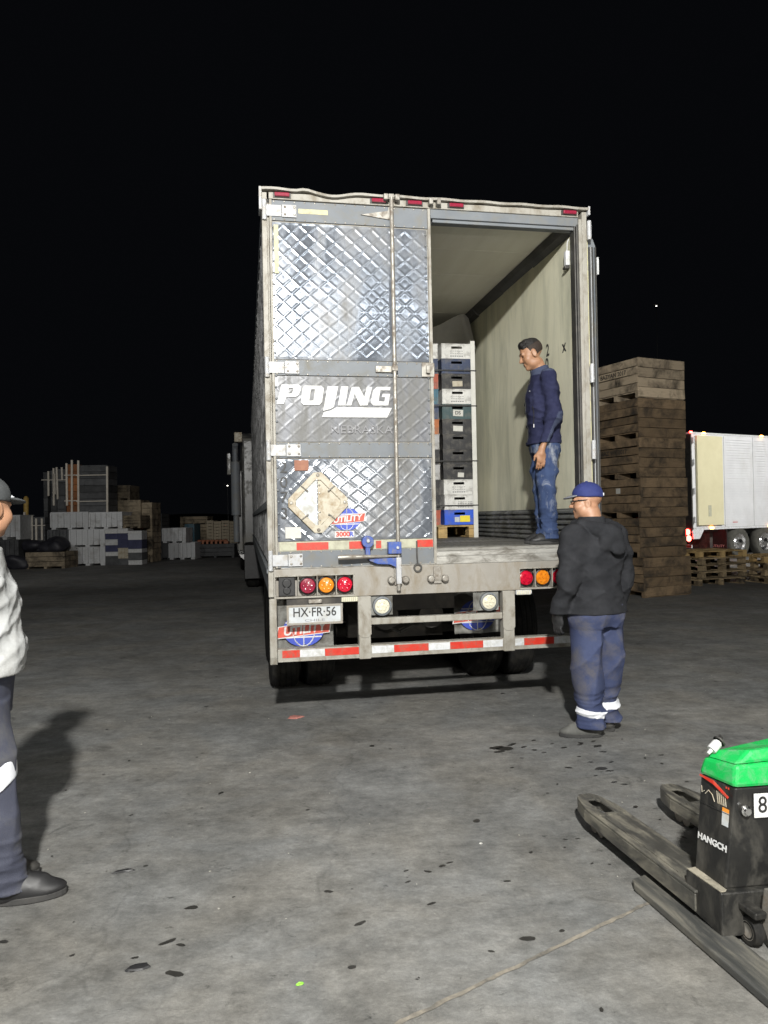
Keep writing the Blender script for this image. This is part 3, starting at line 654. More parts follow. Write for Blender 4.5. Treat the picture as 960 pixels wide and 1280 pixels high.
# ------------------------------------------------------------------ load inside the trailer: crates on a pallet
CR = {}
def crate_mat(k, c, **kw):
    CR[k] = mat("crate_" + k, c, tuple(min(1, v * 1.25 + .004) for v in c), scale=9, rough=.5, dirt=(.16, .15, .13), damt=kw.get('damt', .18), dscale=9); return CR[k]
for k, c in dict(white=(.58, .58, .56), navy=(.035, .05, .10), black=(.018, .018, .02), green=(.035, .07, .075), blue=(.02, .09, .55), red=(.34, .075, .04),
                 rust=(.36, .11, .03), grey=(.36, .36, .36), teal=(.04, .12, .17)).items(): crate_mat(k, c)
CW, CD, CH = .345, .55, .166
def crate(k, slots=True):
    """plastic field crate: open top, rims, corner ribs, a hand hole through the front"""
    b = MB(); w, d, h, t = CW / 2, CD, CH, .012
    hole = rect(-.062, .062, h * .66, h * .82)
    b.prism([rect(-w, w, .012, h - .012), hole], 0, t, 'xz')
    b.prism([rect(-w, w, .012, h - .012), rect(-.062, .062, h * .66, h * .82)], d - t, d, 'xz')
    b.box(-w, -w + t, t, d - t, .012, h - .012); b.box(w - t, w, t, d - t, .012, h - .012); b.box(-w + t, w - t, t, d - t, .012, .022)
    for z0, z1 in ((.0, .0118), (h - .0118, h - .001)):
        b.prism([rect(-w - .004, w + .004, -.004, d + .004), rect(-w + t, w - t, t, d - t)], z0, z1, 'xy')
    for x in (-w + .016, -.085, .085, w - .016): b.box(x - .005, x + .005, -.0045, -.0002, .013, h - .013)
    for z in (h * .30, h * .46):
        for x0, x1 in ((-w + .022, -.091), (-.079, .079), (.091, w - .022)): b.box(x0, x1, -.0035, -.0002, z - .004, z + .004)
    if k == 'white' and slots is True:
        for i in range(6):
            for j_ in range(3): b.box(-.075 + i * .0255, -.057 + i * .0255, -.0009, -.0001, .022 + j_ * .026, .034 + j_ * .026, 1)
    if slots == 'mesh':
        for i in range(9):
            for j_ in range(4): b.box(-.02 + i * .019, -.008 + i * .019, -.0008, -.0001, .022 + j_ * .018, .034 + j_ * .018, 1)
    return b.mesh("crate", [CR[k], m_ghost])
cme = {}
def put_crate(k, x, y, z, label, rz=0.0, slots=True, mesh_=None, group="field crates loaded in the trailer"):
    key = (k, slots)
    if key not in cme: cme[key] = crate(k, slots)
    o = put("crate", cme[key]); p = tw(x, y, z); o.location = p; o.rotation_euler = (0, 0, YAW + rz)
    return tag(o, label, "crate", group)
PX, PY, PZ = .875, 2.33, FZ + .002
PH = .145
stack = [('blue', 'bright blue crate with yellow label, lowest on the pallet in the trailer', 'y'), ('white', 'white crate with fine mesh side, directly above the blue crate', 'm'),
         ('white', 'plain white crate between the mesh sided crate and the black crates', None), ('black', 'black crate carrying a torn white tag, lowest of the black run', 'w'),
         ('black', 'unlabelled black crate resting on the black crate with torn tag', None), ('black', 'unlabelled black crate just below the crate with a square white paper', None),
         ('black', 'black crate with a square white paper under the DS crate', 'W'), ('green', 'dark green crate marked DS on a white sheet', 'D'),
         ('white', 'white crate resting on the dark green DS crate', None), ('black', 'black crate with a cream label in the upper stack', 'c'),
         ('navy', 'dark navy crate under the topmost white crate', None), ('white', 'topmost white crate, highest of the loaded column', None)]
z = PZ + PH
for k, lab, ex in stack:
    o = put_crate(k, PX + random.uniform(-.004, .004), PY + random.uniform(-.004, .006), z, lab, random.uniform(-.012, .012), 'mesh' if ex == 'm' else True)
    if ex in ('y', 'w', 'W', 'c', 'D'):
        m, r_ = {'y': (m_yellowlab, (.0, .115, .03, .10)), 'w': (m_paper, (-.015, .055, .025, .075)), 'W': (m_paper, (-.055, .055, .03, .09)), 'c': (m_cream, (-.05, .065, .025, .085)), 'D': (m_paper, (-.055, .06, .03, .10))}[ex]
        MB().box(r_[0], r_[1], -.0072, -.0052, r_[2], r_[3]).build("paper_label", m, o, rot=(0, random.uniform(-.06, .06), 0))
        if ex == 'y': MB().box(-.06, -.005, -.0072, -.0052, .03, .085).build("paper_label", m_plate, o)
        if ex == 'D': text("label_writing", "DS", .055, m_ink, o, (.002, -.0080, .065), bold=.001)
    z += CH + .001
ZT = z
side = [('red', 'red brown crate lowest beside the blue crate'), ('black', 'black crate resting on the red brown crate'), ('black', 'black crate under the lower grey crate of the inner column'), ('grey', 'lower grey crate of the inner column'),
        ('black', 'black crate between the two grey crates of the inner column'), ('grey', 'upper grey crate of the inner column'), ('rust', 'orange crate of the inner column beside the white papered black crate'),
        ('navy', 'dark blue crate resting on the orange crate'), ('teal', 'teal blue crate under the upper red crate'), ('red', 'upper red crate of the inner column'), ('navy', 'navy crate with white tag under the top of the inner column'), ('white', 'white crate topping the inner column')]
z = PZ + PH
for k, lab in side:
    o = put_crate(k, PX - CW - .035, PY + .03 + random.uniform(-.006, .006), z, lab)
    z += CH + .001
def pallet_parts(root, w=1.0, d=1.2, h=.145, m=m_palwood, seed=0):
    """top boards, stringer boards, nine blocks and bottom boards, each a piece of its own"""
    rng = random.Random(seed)
    tb = MB().box(-w / 2, w / 2, -.05, .05, -.011, .011).mesh("plank", m)
    n = 7
    for i in range(n): put("plank", tb, root, (rng.uniform(-.006, .006), -d / 2 + .05 + (d - .1) * i / (n - 1), h - .011), (0, 0, rng.uniform(-.008, .008)))
    sb_ = MB().box(-.05, .05, -d / 2, d / 2, -.010, .010).mesh("plank", m); bl = MB().box(-.05, .05, -.07, .07, -.0385, .0385).mesh("block", m)
    for x in (-w / 2 + .05, 0, w / 2 - .05):
        put("plank", sb_, root, (x, 0, h - .0325)); put("plank", sb_, root, (x, 0, .0102))
        for y in (-d / 2 + .07, 0, d / 2 - .07): put("block", bl, root, (x, y, .0605))
def pallet(loc, rz, label, group, **k):
    t = thing("pallet", label, "pallet", loc, rz, group); pallet_parts(t, **k); return t
p = tw(PX - .19, PY + .62, PZ); pallet(p, YAW, "wooden pallet under the crates in the trailer", "", w=.80, d=1.2, m=m_newwood)
if 1:
    cb = MB().prism([(0, 0), (.05, 0), (.05, .06), (.044, .06), (.044, .006), (0, .006)], 0, ZT - PZ + .03, 'xy')
    o = cb.build("corner_board", m_board); o.location = tw(PX + CW / 2 - .016, PY - .016, PZ); o.rotation_euler = (0, 0, YAW); tag(o, "tall white corner board strapped to the crate column", "corner board")
    for zz, lab in ((1.69, "lowest black strap round the crate column"), (2.18, "second black strap from the bottom round the crates"), (2.79, "third black strap from the bottom round the crates"), (3.18, "topmost black strap round the crate column")):
        b = MB().box(-.56, .2155, -.0215, -.0175, zz - .006, zz + .006).box(.2156, .2176, -.0215, .58, zz - .006, zz + .006)
        o = b.build("strap", m_ink); o.location = tw(PX, PY, 0); o.rotation_euler = (0, 0, YAW); tag(o, lab, "strap", "straps round the crate load")

# ------------------------------------------------------------------ tower of wooden apple bins
BW, BD, BH = 1.17, 1.22, .735
def wooden_bin(loc, rz, label, m, m2, seed, writing=None, group="wooden bins stacked beside the trailer"):
    """x runs along the plain face, y along the face with the fork openings (at x = 0)"""
    rng = random.Random(seed); t = thing("wooden_bin", label, "bin", loc, rz, group)
    zb = .115; n = 4; step = (BH - zb) / n
    for i in range(n):
        for (x, L_) in ((.011, BD), (BW - .011, BD)):
            g_ = rng.uniform(.008, .024); z0, z1 = zb + i * step + g_ / 2, zb + (i + 1) * step - g_ / 2
            mm = m if rng.random() < .8 else m2
            put("plank", MB().box(-.011, .011, .024, L_ - .024, z0, z1).mesh("plank", mm), t, (x + rng.uniform(-.005, .005), 0, rng.uniform(-.003, .003)), (rng.uniform(-.004, .004), 0, 0), bevel=.003)
    n = 4; step = (BH - .012) / n
    for i in range(n):
        for y in (.011, BD - .011):
            g_ = rng.uniform(.004, .012); z0, z1 = .012 + i * step + g_ / 2, .012 + (i + 1) * step - g_ / 2
            mm = m if rng.random() < .8 else m2
            put("plank", MB().box(0, BW, -.011, .011, z0, z1).mesh("plank", mm), t, (rng.uniform(-.004, .004), y + rng.uniform(-.006, .006), 0), (0, rng.uniform(-.003, .003), 0), bevel=.003)
    for y in (.06, BD / 2, BD - .06):
        put("runner", MB().box(.012, BW - .012, -.036, .036, .0, .0985).mesh("runner", m), t, (0, y, 0))
    for i in range(6):
        y0 = .03 + i * (BD - .06) / 6; put("floor_plank", MB().box(.024, BW - .024, y0 + .004, y0 + (BD - .06) / 6 - .004, .0995, .118).mesh("floor_plank", m), t)
    for x in (.028, BW - .078):
        for y in (.028, BD - .078): put("post", MB().box(x, x + .05, y, y + .05, .12, BH - .01).mesh("post", m), t)
    if writing: text("stencil_lettering", writing, .115, m_ink, t, (-.0035, BD * .53, zb + 2.5 * .155), (math.pi / 2, 0, -math.pi / 2), bold=.002, sx=.95)
    return t
BR = rad(25.5); bx, by = 4.70, 13.40
binl = ["pale wooden bin topping the tower, stencilled along its upper plank", "dark wooden bin second from the top of the tower", "wooden bin third from the top with faded stencil",
        "wooden bin with a small white tag on its side", "dark wooden bin directly above the lowest one of the tower", "lowest wooden bin of the tower, standing on the ground"]
cB = Vector((math.cos(BR), math.sin(BR), 0)); nB = Vector((-math.sin(BR), math.cos(BR), 0))
offs = [(-.015, -.02, .004), (.02, .02, -.012), (.0, .01, .01), (.01, .0, -.005), (.0, .03, .008), (.035, -.015, -.01)]
for i in range(6):
    lev = 5 - i; o_ = offs[i]
    wb_ = wooden_bin(Vector((bx, by, lev * (BH + .0015))) + cB * o_[0] + nB * o_[1], BR + o_[2], binl[i], m_binwood_lit if i == 0 else m_binwood, m_binwood_lit if i == 0 else m_binwood, 40 + i,
                     "BAZYAN 2017" if i == 0 else ("BAZ WK 2017" if i == 2 else None))
    if i == 3: MB().box(-.012, -.006, .52, .63, .46, .56).build("paper_tag", m_paper, wb_)

# ------------------------------------------------------------------ pallet stacks by the second trailer
lev = ["topmost pallet of the stack behind the wooden bins", "second pallet from the top, behind the wooden bins", "middle pallet of the stack behind the wooden bins", "fourth pallet down, behind the wooden bins", "bottom pallet of the stack behind the wooden bins"]
for i in range(5):
    z = (4 - i) * .147 + .001
    pallet((7.02 + random.uniform(-.06, .06), 16.0 + random.uniform(-.05, .05), z), rad(20 + random.uniform(-4, 4)), lev[i], "pallets stacked behind the bins", w=1.2, d=1.0, seed=i, m=m_newwood if i in (0,) else m_palwood)
lev = ["topmost pallet of the stack at the frame edge under the white trailer", "second pallet down at the frame edge", "third pallet down at the frame edge", "bottom pallet of the stack at the frame edge"]
for i in range(4):
    z = (3 - i) * .147 + .001
    pallet((8.62 + random.uniform(-.05, .05), 16.15 + random.uniform(-.05, .05), z), rad(8 + random.uniform(-4, 4)), lev[i], "pallets stacked at the frame edge", w=1.2, d=1.0, seed=9 + i, m=m_newwood if i == 0 else m_palwood)

# ------------------------------------------------------------------ the white trailer across the yard
m_wside = mat("white_trailer_side", (.62, .63, .64), (.70, .71, .72), scale=2, rough=.35, dirt=(.56, .56, .55), damt=.10, dscale=1.2, dstretch=(1, 1, .5))
m_creamd = mat("cream_door", (.60, .56, .36), (.66, .62, .41), scale=2, rough=.5)
T2 = thing("white_trailer", "white box trailer with lit marker lamps and a cream door folded along its side", "trailer", (9.67, 22.95, 0), rad(28))
def em(name, c, s): return mat(name, c, emis=c, estr=s)
m_eamb = em("amber_glow", (1, .38, .05), 24); m_ered = em("red_glow", (1, .04, .03), 30); m_ewhite = em("lamp_glow", (1, .95, .85), 8)
# local x = forward along the trailer, y = across, the side facing the camera at y = 0
MB().box(.0, 13, .0, 2.55, 1.05, 4.0).build("body", m_wside, T2)
b = MB()
for i in range(8): b.box(1.5 + i * 1.45, 1.53 + i * 1.45, -.026, -.0005, 1.06, 3.98)
for i in range(34): b.box(1.4, 12.98, -.022, -.0005, 1.12 + i * .083, 1.12 + i * .083 + .022)
b.build("side_rib", m_wside, T2)
MB().box(-.03, 13.0, -.02, 2.57, 4.001, 4.06).build("roof_rail", m_white, T2, bevel=.01)
MB().box(-.05, .0, -.01, 2.56, .95, 4.0).build("rear_frame", m_darkmetal, T2)
MB().box(.02, 13, -.012, .0, .98, 1.045).build("side_rail", m_white, T2)
o = MB().box(.16, 1.36, -.085, -.014, 1.12, 3.95).build("door", m_creamd, T2, bevel=.01)
MB().box(.62, .76, -.092, -.0855, 1.4, 1.75).build("door_latch", m_dull, o)
for z in (1.3, 2.2, 3.1, 3.8): MB().tube([(.03, -.06, z - .1), (.03, -.06, z + .1)], .03, 8).build("hinge", m_white, o)
b = MB().prism([(-.05, 1.0), (.5, 1.0), (.28, .70), (.0, .70)], -.015, .02, 'xz').build("tail_bracket", m_white, T2)
for x, z in ((-.05, 4.06), (.55, 4.05), (3.4, 4.05), (6.2, 4.05)):
    MB().box(x - .06, x + .06, -.05, -.021, z - .04, z + .02).build("marker_lamp", m_ered if x < 0 else m_eamb, T2, bevel=.01)
for x in (.85, 3.75): MB().box(x - .08, x + .08, -.035, -.013, 1.0, 1.06).build("marker_lamp", m_eamb, T2, bevel=.01)
for x in (2.0, 3.8): MB().box(x - .12, x + .12, -.0125, -.0085, 1.18, 1.23).build("reflective_strip", m_red, T2)
for y, z in ((.12, .72), (.30, .72), (.16, .92)): MB().lathe([(0, -.09), (.085, -.085), (.10, -.06), (.0, -.06)], 'x', (0, y, z), 14).build("tail_lamp", m_ered, T2)
MB().box(-.09, -.05, .0, 2.5, .42, .52).box(-.095, -.0905, .0, .25, .43, .51, 1).build("bumper", [m_white, m_red], T2)
fl2 = MB().box(1.55, 1.58, -.02, .65, .12, .98).build("mudflap", m_black, T2)
text("flap_lettering", "UTILITY", .12, m_letter, fl2, (1.548, .3, .42), (math.pi / 2, 0, -math.pi / 2), sx=1.1)
MB().box(1.4, 1.55, .5, 2.4, .3, .95).build("axle_box", m_under, T2)
MB().box(.0, 13, .3, 2.2, .9, 1.049).build("underframe", m_under, T2)
m_tyre2 = mat("dusty_tyre", (.045, .045, .038), (.08, .078, .066), scale=8, rough=.9)
for x in (2.25, 3.55, 9.0):
    for y in (.16, 2.36):
        w = MB().lathe([(.30, -.14), (.46, -.15), (.50, -.11), (.51, 0), (.50, .11), (.46, .15), (.30, .14)], 'y', (0, 0, 0), 32).build("wheel", m_tyre2, T2, (x, y, .51), smooth='auto')
        b = MB().lathe([(.302, -.13), (.28, -.05), (.2, -.02), (.14, -.06), (.12, -.16), (0, -.17), (0, .1), (.302, .1)], 'y', (0, 0, 0), 24)
        for k in range(10): a = k * math.pi / 5; b.lathe([(0, -.065), (.014, -.06), (.016, -.03)], 'y', (.17 * math.cos(a), 0, .17 * math.sin(a)), 6)
        b.build("rim", m_chrome, w, smooth='auto')

# ------------------------------------------------------------------ tractor at the nose of the reefer
TR = thing("truck_tractor", "white truck tractor seen along the flank of the silver trailer", "truck", tw(-.37, 13.9, 0), YAW + .03)
m_cab = mat("cab_paint", (.07, .07, .07), (.11, .11, .105), scale=3, rough=.3, coat=.3, dirt=(.25, .24, .21), damt=.2)
MB().prism([(.6, 1.1), (.6, 3.75), (1.2, 3.95), (2.6, 3.7), (3.1, 2.6), (3.3, 2.1), (4.9, 1.8), (5.1, 1.0), (4.8, .7), (.6, .7)], -1.14, 1.14, 'yz').build("cab", m_cab, TR, bevel=.06)
MB().box(-1.3, -1.141, .55, 1.2, .75, 2.9).build("side_fairing", m_cab, TR, bevel=.03)
MB().tube([(-1.32, .3, 1.0), (-1.32, .3, 3.45), (-1.32, .2, 3.55)], .075, 12).build("exhaust_stack", m_rail, TR, smooth='auto')
MB().tube([(-1.32, .3, 1.7), (-1.32, .3, 3.1)], .12, 14).build("exhaust_shield", m_rail, TR, smooth='auto')
o = MB().box(-1.52, -1.40, 2.6, 2.75, 2.9, 3.55).build("mirror", m_cab, TR, bevel=.03); MB().tube([(-1.141, 2.7, 3.3), (-1.40, 2.68, 3.3)], .02, 6).build("mirror_arm", m_chrome, o)
MB().box(-1.34, -1.14, .0, .3, 3.6, 3.85).build("beacon_box", m_cream, TR, bevel=.02)
MB().tube([(-.95, 1.3, .75), (-.95, 2.9, .75)], .32, 18).build("fuel_tank", m_chrome, TR, smooth='auto')
MB().box(-.45, .45, -2.6, 5.0, .7, .95).build("chassis", m_under, TR)
for y in (-1.9, -.6, 4.1):
    for sgn in (-1, 1):
        w = MB().lathe([(.3, -.14), (.46, -.15), (.50, -.11), (.51, 0), (.50, .11), (.46, .15), (.3, .14)], 'x', (0, 0, 0), 28).build("wheel", m_tyre, TR, (sgn * 1.0, y, .51), smooth='auto')
        MB().lathe([(0, -.08), (.15, -.08), (.28, -.12), (.302, -.12), (.302, .12), (.28, .12), (.15, .08), (0, .08)], 'x', (0, 0, 0), 20).build("rim", m_chrome, w, smooth='auto')
for s_ in (-1, 1): MB().box(s_ * 1.0 - .2, s_ * 1.0 + .2, -2.55, -2.52, .25, 1.0).build("mudflap", m_black, TR)

# ------------------------------------------------------------------ stacked bins and crates at the far side of the yard
m_gbin = mat("grey_bin_plastic", (.56, .57, .58), (.70, .71, .72), scale=4, rough=.6, rnd=.12, dirt=(.34, .33, .31), damt=.16, dscale=2, contrast=.7)
m_post = mat("pale_post", (.60, .55, .47), (.74, .69, .61), scale=5, rough=.8)
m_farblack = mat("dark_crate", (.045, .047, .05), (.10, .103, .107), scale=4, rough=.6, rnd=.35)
m_farorange = mat("orange_crate", (.22, .08, .02), (.32, .12, .035), scale=4, rough=.6, rnd=.3)
m_navy = mat("navy_crate", (.025, .028, .075), (.045, .05, .12), scale=4, rough=.6)
m_beige = mat("beige_sheet", (.34, .29, .21), (.48, .41, .30), scale=3, stretch=(8, 8, .4), rough=.8, rnd=.2)
m_farwood = wood("far_bin_wood", (.24, .20, .14), (.38, .31, .22), rnd=.3)
ZC, FX = 1.577, 915.9
def hz(px): return 646.3 - .0193 * (px - 480)
def span(px0, px1, py0, py1, Y):
    """world x and z extents of something standing at distance Y"""
    pc = (px0 + px1) / 2
    return ((px0 - 480) * Y / FX, (px1 - 480) * Y / FX, ZC + (hz(pc) - py1) * Y / FX, ZC + (hz(pc) - py0) * Y / FX)
def bulk_bin(x0, x1, z0, z1, Y, label, m=None, d=1.1, group="plastic bulk bins across the yard", rz=0.0):
    """ribbed plastic bulk bin on feet"""
    w, h = x1 - x0, z1 - z0; b = MB(); z0b = .1 * h
    b.prism([rect(-w / 2, w / 2, z0b, h - .03)], .02, d - .02, 'xz')
    b.prism([rect(-w / 2 - .02, w / 2 + .02, 0, d), rect(-w / 2 + .06, w / 2 - .06, .06, d - .06)], h - .0295, h, 'xy')
    b.box(-w / 2 - .01, w / 2 + .01, .005, d - .005, h * .22, h * .27)
    n = 6
    for i in range(n + 1):
        x = -w / 2 + w * i / n; b.box(x - .028, x + .028, -.035, .0195, z0b + .01, h - .031)
    for i in range(5): b.box(-w / 2 - .004, w / 2 + .004, -.018, .0197, h * (.36 + .12 * i), h * (.36 + .12 * i) + .022)
    for x in (-w / 2 + .08, 0, w / 2 - .08): b.box(x - .08, x + .08, .02, d - .02, 0, z0b - .001)
    o = b.build("bulk_bin", m or m_gbin); o.location = ((x0 + x1) / 2, Y, z0); o.rotation_euler = (0, 0, rz); return tag(o, label, "bin", group)
def slat_bin(x0, x1, z0, z1, Y, label, m=None, n=4, d=1.1, group="wooden bins across the yard", rz=0.0):
    w, h = x1 - x0, z1 - z0; b = MB(); st = h * .88 / n
    for i in range(n):
        zz = h * .12 + i * st; b.box(-w / 2, w / 2, 0, .02, zz + .012, zz + st - .006); b.box(-w / 2, w / 2, d - .02, d, zz + .012, zz + st - .006)
        b.box(-w / 2, -w / 2 + .02, .0205, d - .0205, zz + .012, zz + st - .006); b.box(w / 2 - .02, w / 2, .0205, d - .0205, zz + .012, zz + st - .006)
    for x in (-w / 2 + .045, w / 2 - .045): b.box(x - .024, x + .024, .0205, .07, h * .12, h - .01); b.box(x - .024, x + .024, d - .07, d - .0205, h * .12, h - .01)
    for x in (-w / 2 + .06, 0, w / 2 - .06): b.box(x - .05, x + .05, .0, d, 0, h * .118)
    b.box(-w / 2 + .021, w / 2 - .021, .021, d - .021, h * .12, h * .12 + .02)
    o = b.build("wooden_bin", m or m_farwood); o.location = ((x0 + x1) / 2, Y, z0); o.rotation_euler = (0, 0, rz); return tag(o, label, "bin", group)
def far(fn, px, py, Y, label, base=None, **k):
    x0, x1, z0, z1 = span(px[0], px[1], py[0], py[1], Y)
    if base is not None: z0 = base
    return fn(x0, x1, z0, z1, Y, label, **k), z1
Yb = 27.0
_, zd = far(bulk_bin, (87, 130), (683.5, 708), Yb, "grey plastic bin on the ground, bottom of the strapped tower's pile", base=0)
_, zc_ = far(bulk_bin, (87, 130), (661.5, 683), Yb, "grey plastic bin in the middle of the pile under the strapped tower", base=zd + .002)
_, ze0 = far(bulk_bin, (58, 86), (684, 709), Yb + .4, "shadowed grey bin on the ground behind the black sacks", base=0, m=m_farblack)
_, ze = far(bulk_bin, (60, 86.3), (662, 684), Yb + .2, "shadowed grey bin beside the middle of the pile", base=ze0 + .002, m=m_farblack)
zA = max(zc_, ze) + .002
_, zt = far(bulk_bin, (64, 109.5), (640, 662), Yb + .05, "grey plastic bin with a rusty edge under the strapped black crates", base=zA, rz=.01)
_, zt2 = far(bulk_bin, (112, 152), (640, 662), Yb + .05, "grey plastic bin beside the rusty edged one, under the crates", base=zA)
# blue, white and black crates in columns on the ground
cols = [((131, 146.5), [('b', 11), ('w', 5), ('n', 8), ('g', 7), ('n', 7), ('w', 6)]), ((147, 159.5), [('b', 8), ('y', 7), ('y', 6), ('n', 10), ('n', 8), ('w', 6)]), ((160, 177), [('w', 6), ('b', 10), ('w', 5), ('n', 12), ('g', 8), ('w', 4)])]
cm_ = {'b': ('black', m_farblack), 'w': ('white', m_letter), 'n': ('navy', m_navy), 'g': ('grey', m_gbin), 'y': ('cream', m_cream)}
place = ["under the second grey bin", "in the middle column", "in the outer column"]
order = ["lowest", "second", "third", "fourth", "fifth", "top"]
zcol = []
for ci, (px, cs) in enumerate(cols):
    z = 0
    x0, x1, _, _ = span(px[0], px[1], 690, 700, Yb)
    scale_ = zA / (sum(c[1] for c in cs)) * (1 if ci < 2 else .93)
    for k_, (c, hpx) in enumerate(cs):
        h_ = hpx * scale_; nm, m = cm_[c]; b = MB(); w = x1 - x0
        b.prism([rect(0, w, 0, h_ - .004), rect(w * .35, w * .65, h_ * .6, h_ * .78)], 0, .02, 'xz'); b.box(0, w, .0201, .6, 0, h_ - .004); b.box(-.008, w + .008, -.008, -.0004, h_ - .03, h_ - .004)
        o = b.build("crate", m); o.location = (x0, Yb - .02 * ci, z); tag(o, "%s crate %s from the ground %s of the far pile" % (nm, order[k_], place[ci]), "crate", "crates piled across the yard"); z += h_
    zcol.append(z)
# strapped tower of dark crates with corner posts
def tower(px0, px1, ztop_px, z0, Y, label, m, posts, straps, group="strapped crate towers across the yard", d=1.0):
    x0, x1, _, z1 = span(px0, px1, ztop_px, ztop_px + 10, Y); t = thing("strapped_crates", label, "crate stack", (x0, Y, z0), 0, group)
    w, h = x1 - x0, z1 - z0; n = 7
    for i in range(n):
        b = MB(); hh = h / n; hx = rect(w * .36, w * .64, hh * .62, hh * .8)
        b.prism([rect(0, w, 0, hh - .015), hx], 0, .02, 'xz'); b.box(0, w, .0201, d, 0, hh - .015); b.box(-.01, w + .01, -.01, -.0004, hh - .05, hh - .015)
        for x in (w * .2, w * .8): b.box(x - .01, x + .01, -.009, -.0004, .01, hh - .052)
        b.build("crate_layer", m, t, (0, 0, i * hh))
    for pxx, top, bot in posts:
        xx, _, zb_, zt_ = span(pxx, pxx + 1, top, bot, Y - .05)
        lean = random.uniform(-.02, .02); zb_ = max(zb_ - z0, 0); zt_ -= z0; MB().box(-.035, .035, -.075, -.015, zb_, zt_).build("corner_post", m_post, t, (xx - x0, 0, 0), (0, lean, 0), bevel=.008)
    for py in straps:
        _, _, zs, _ = span(px0, px1, py, py, Y); MB().box(-.05, w + .05, -.086, -.077, zs - z0 - .015, zs - z0 + .015).build("strap", m_post, t)
    return t
tower(98.5, 135, 581, zt2 + .002, Yb + .1, "strapped tower of black crates between pale corner posts", m_farblack, [(98.2, 575.5, 640), (134.2, 583, 640)], [594, 626.5])
tower(83.5, 97.4, 580, zt + .002, Yb + .15, "strapped tower of rust orange crates beside the black one", m_farorange, [(84, 579, 632), (90, 575, 640)], [594, 626])
zk = 0
# further towers standing on the ground behind
b_ = [((55, 60), 590, "narrow dark crate tower with a white post, farthest from the trailer", [(60.5, 589, 620)]), ((64, 71), 588, "dark crate tower with two posts between the farthest and the orange ones", [(67, 585, 632), (70, 592, 618)]),
      ((72, 82.5), 586, "dark crate tower with a single tall post next to the orange tower", [(74, 584, 624), (80, 584, 600)])]
for (p0, p1), tp, lab, posts in b_:
    tower(p0, p1, tp, 0, Yb + 2.4, lab, m_farblack, posts, [600])
# staked stack at the end of the row and the yellow wrapped post
tower(20, 56, 646, 0, Yb + 1.6, "low dark crate stack fenced with thin pale stakes", m_farblack, [(23.5, 645, 690), (31.5, 640, 680), (39, 644, 676), (45, 648, 676), (52, 648, 675)], [657])
o = MB().tube([(0, 0, 0), (.01, 0, .9), (.0, 0, 1.0)], [.09, .10, .05], 10).box(-.09, .09, -.02, .02, .62, .68).box(-.08, .08, -.02, .02, .26, .31).build("wrapped_bundle", mat("yellow_wrap", (.40, .25, .05), (.58, .40, .12), scale=8, rough=.6), smooth='auto')
x0, x1, z0, z1 = span(26, 33, 617, 643, Yb + 1.7); o.location = ((x0 + x1) / 2, Yb + 1.9, z0 - .1); o.scale = (1, 1, (z1 - z0)); tag(o, "yellow wrapped bundle standing on the staked dark stack", "bundle")
far(bulk_bin, (-14, 24.5), (644, 674), Yb + .6, "long pale plastic bin behind the cap wearer's chin", base=1.0)
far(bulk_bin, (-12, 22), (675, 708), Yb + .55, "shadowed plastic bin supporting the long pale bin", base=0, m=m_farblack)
o, zf_ = far(slat_bin, (31, 80), (690, 712), Yb - 1.4, "low weathered wooden bin under the black sacks", base=0, n=3)
def sack(x, y, z, r, label, seed, m):
    rng = np.random.RandomState(seed); bm = bmesh.new(); bmesh.ops.create_icosphere(bm, subdivisions=3, radius=1)
    k = rng.uniform(-4, 4, (6, 4))
    for v in bm.verts:
        p = np.array(v.co); n = sum(math.sin(q[0] * p[0] + q[1] * p[1] + q[2] * p[2] + q[3]) for q in k) * .085
        v.co = Vector((p[0] * r * 1.25, p[1] * r, p[2] * r * .8)) * (1 + n); v.co.z = max(v.co.z, -r * .55)
    me = bpy.data.meshes.new("sack"); bm.to_mesh(me); bm.free(); me.materials.append(m); o = put("sack", me, None, (x, y, z + r * .55), smooth=True); return tag(o, label, "sack", "black sacks on the wooden bin")
m_bag = mat("black_sack", (.012, .012, .016), (.03, .03, .04), scale=6, rough=.55, bump=.4, bscale=12)
for px, r, lab in ((40, .33, "black sack nearest the cap wearer on the low wooden bin"), (53, .27, "small middle black sack on the low wooden bin"), (67, .37, "largest black sack at the trailer end of the low wooden bin")):
    sack((px - 480) * (Yb - 1) / FX, Yb - .9, zf_ - .02, r, lab, int(px), m_bag)
sack((24 - 480) * (Yb - 1) / FX, Yb - 1.2, 0, .40, "black sack slumped on the ground beside the low wooden bin", 4, m_bag)
# wooden bins stepping down toward the trailer
zc3 = zA + .002
_, z1 = far(slat_bin, (153, 175.5), (644, 661), Yb + .1, "brown wooden bin resting on the crate columns", base=zc3)
_, z2 = far(slat_bin, (136, 176), (625, 643.5), Yb + 1.4, "long dark wooden bin behind the second grey bin", base=0, n=9)
_, z3 = far(slat_bin, (136, 163), (606.5, 622), Yb + 1.5, "topmost wooden bin of the far row", base=z2 + .002)
far(slat_bin, (176.8, 190), (628, 644), Yb + 1.5, "wooden bin with pale edge at the end of the far row", base=0, n=9)
far(slat_bin, (192, 202), (642, 700), Yb + 3.2, "tall dark wooden bin stack beyond the far row", base=0, n=10, m=m_farblack)
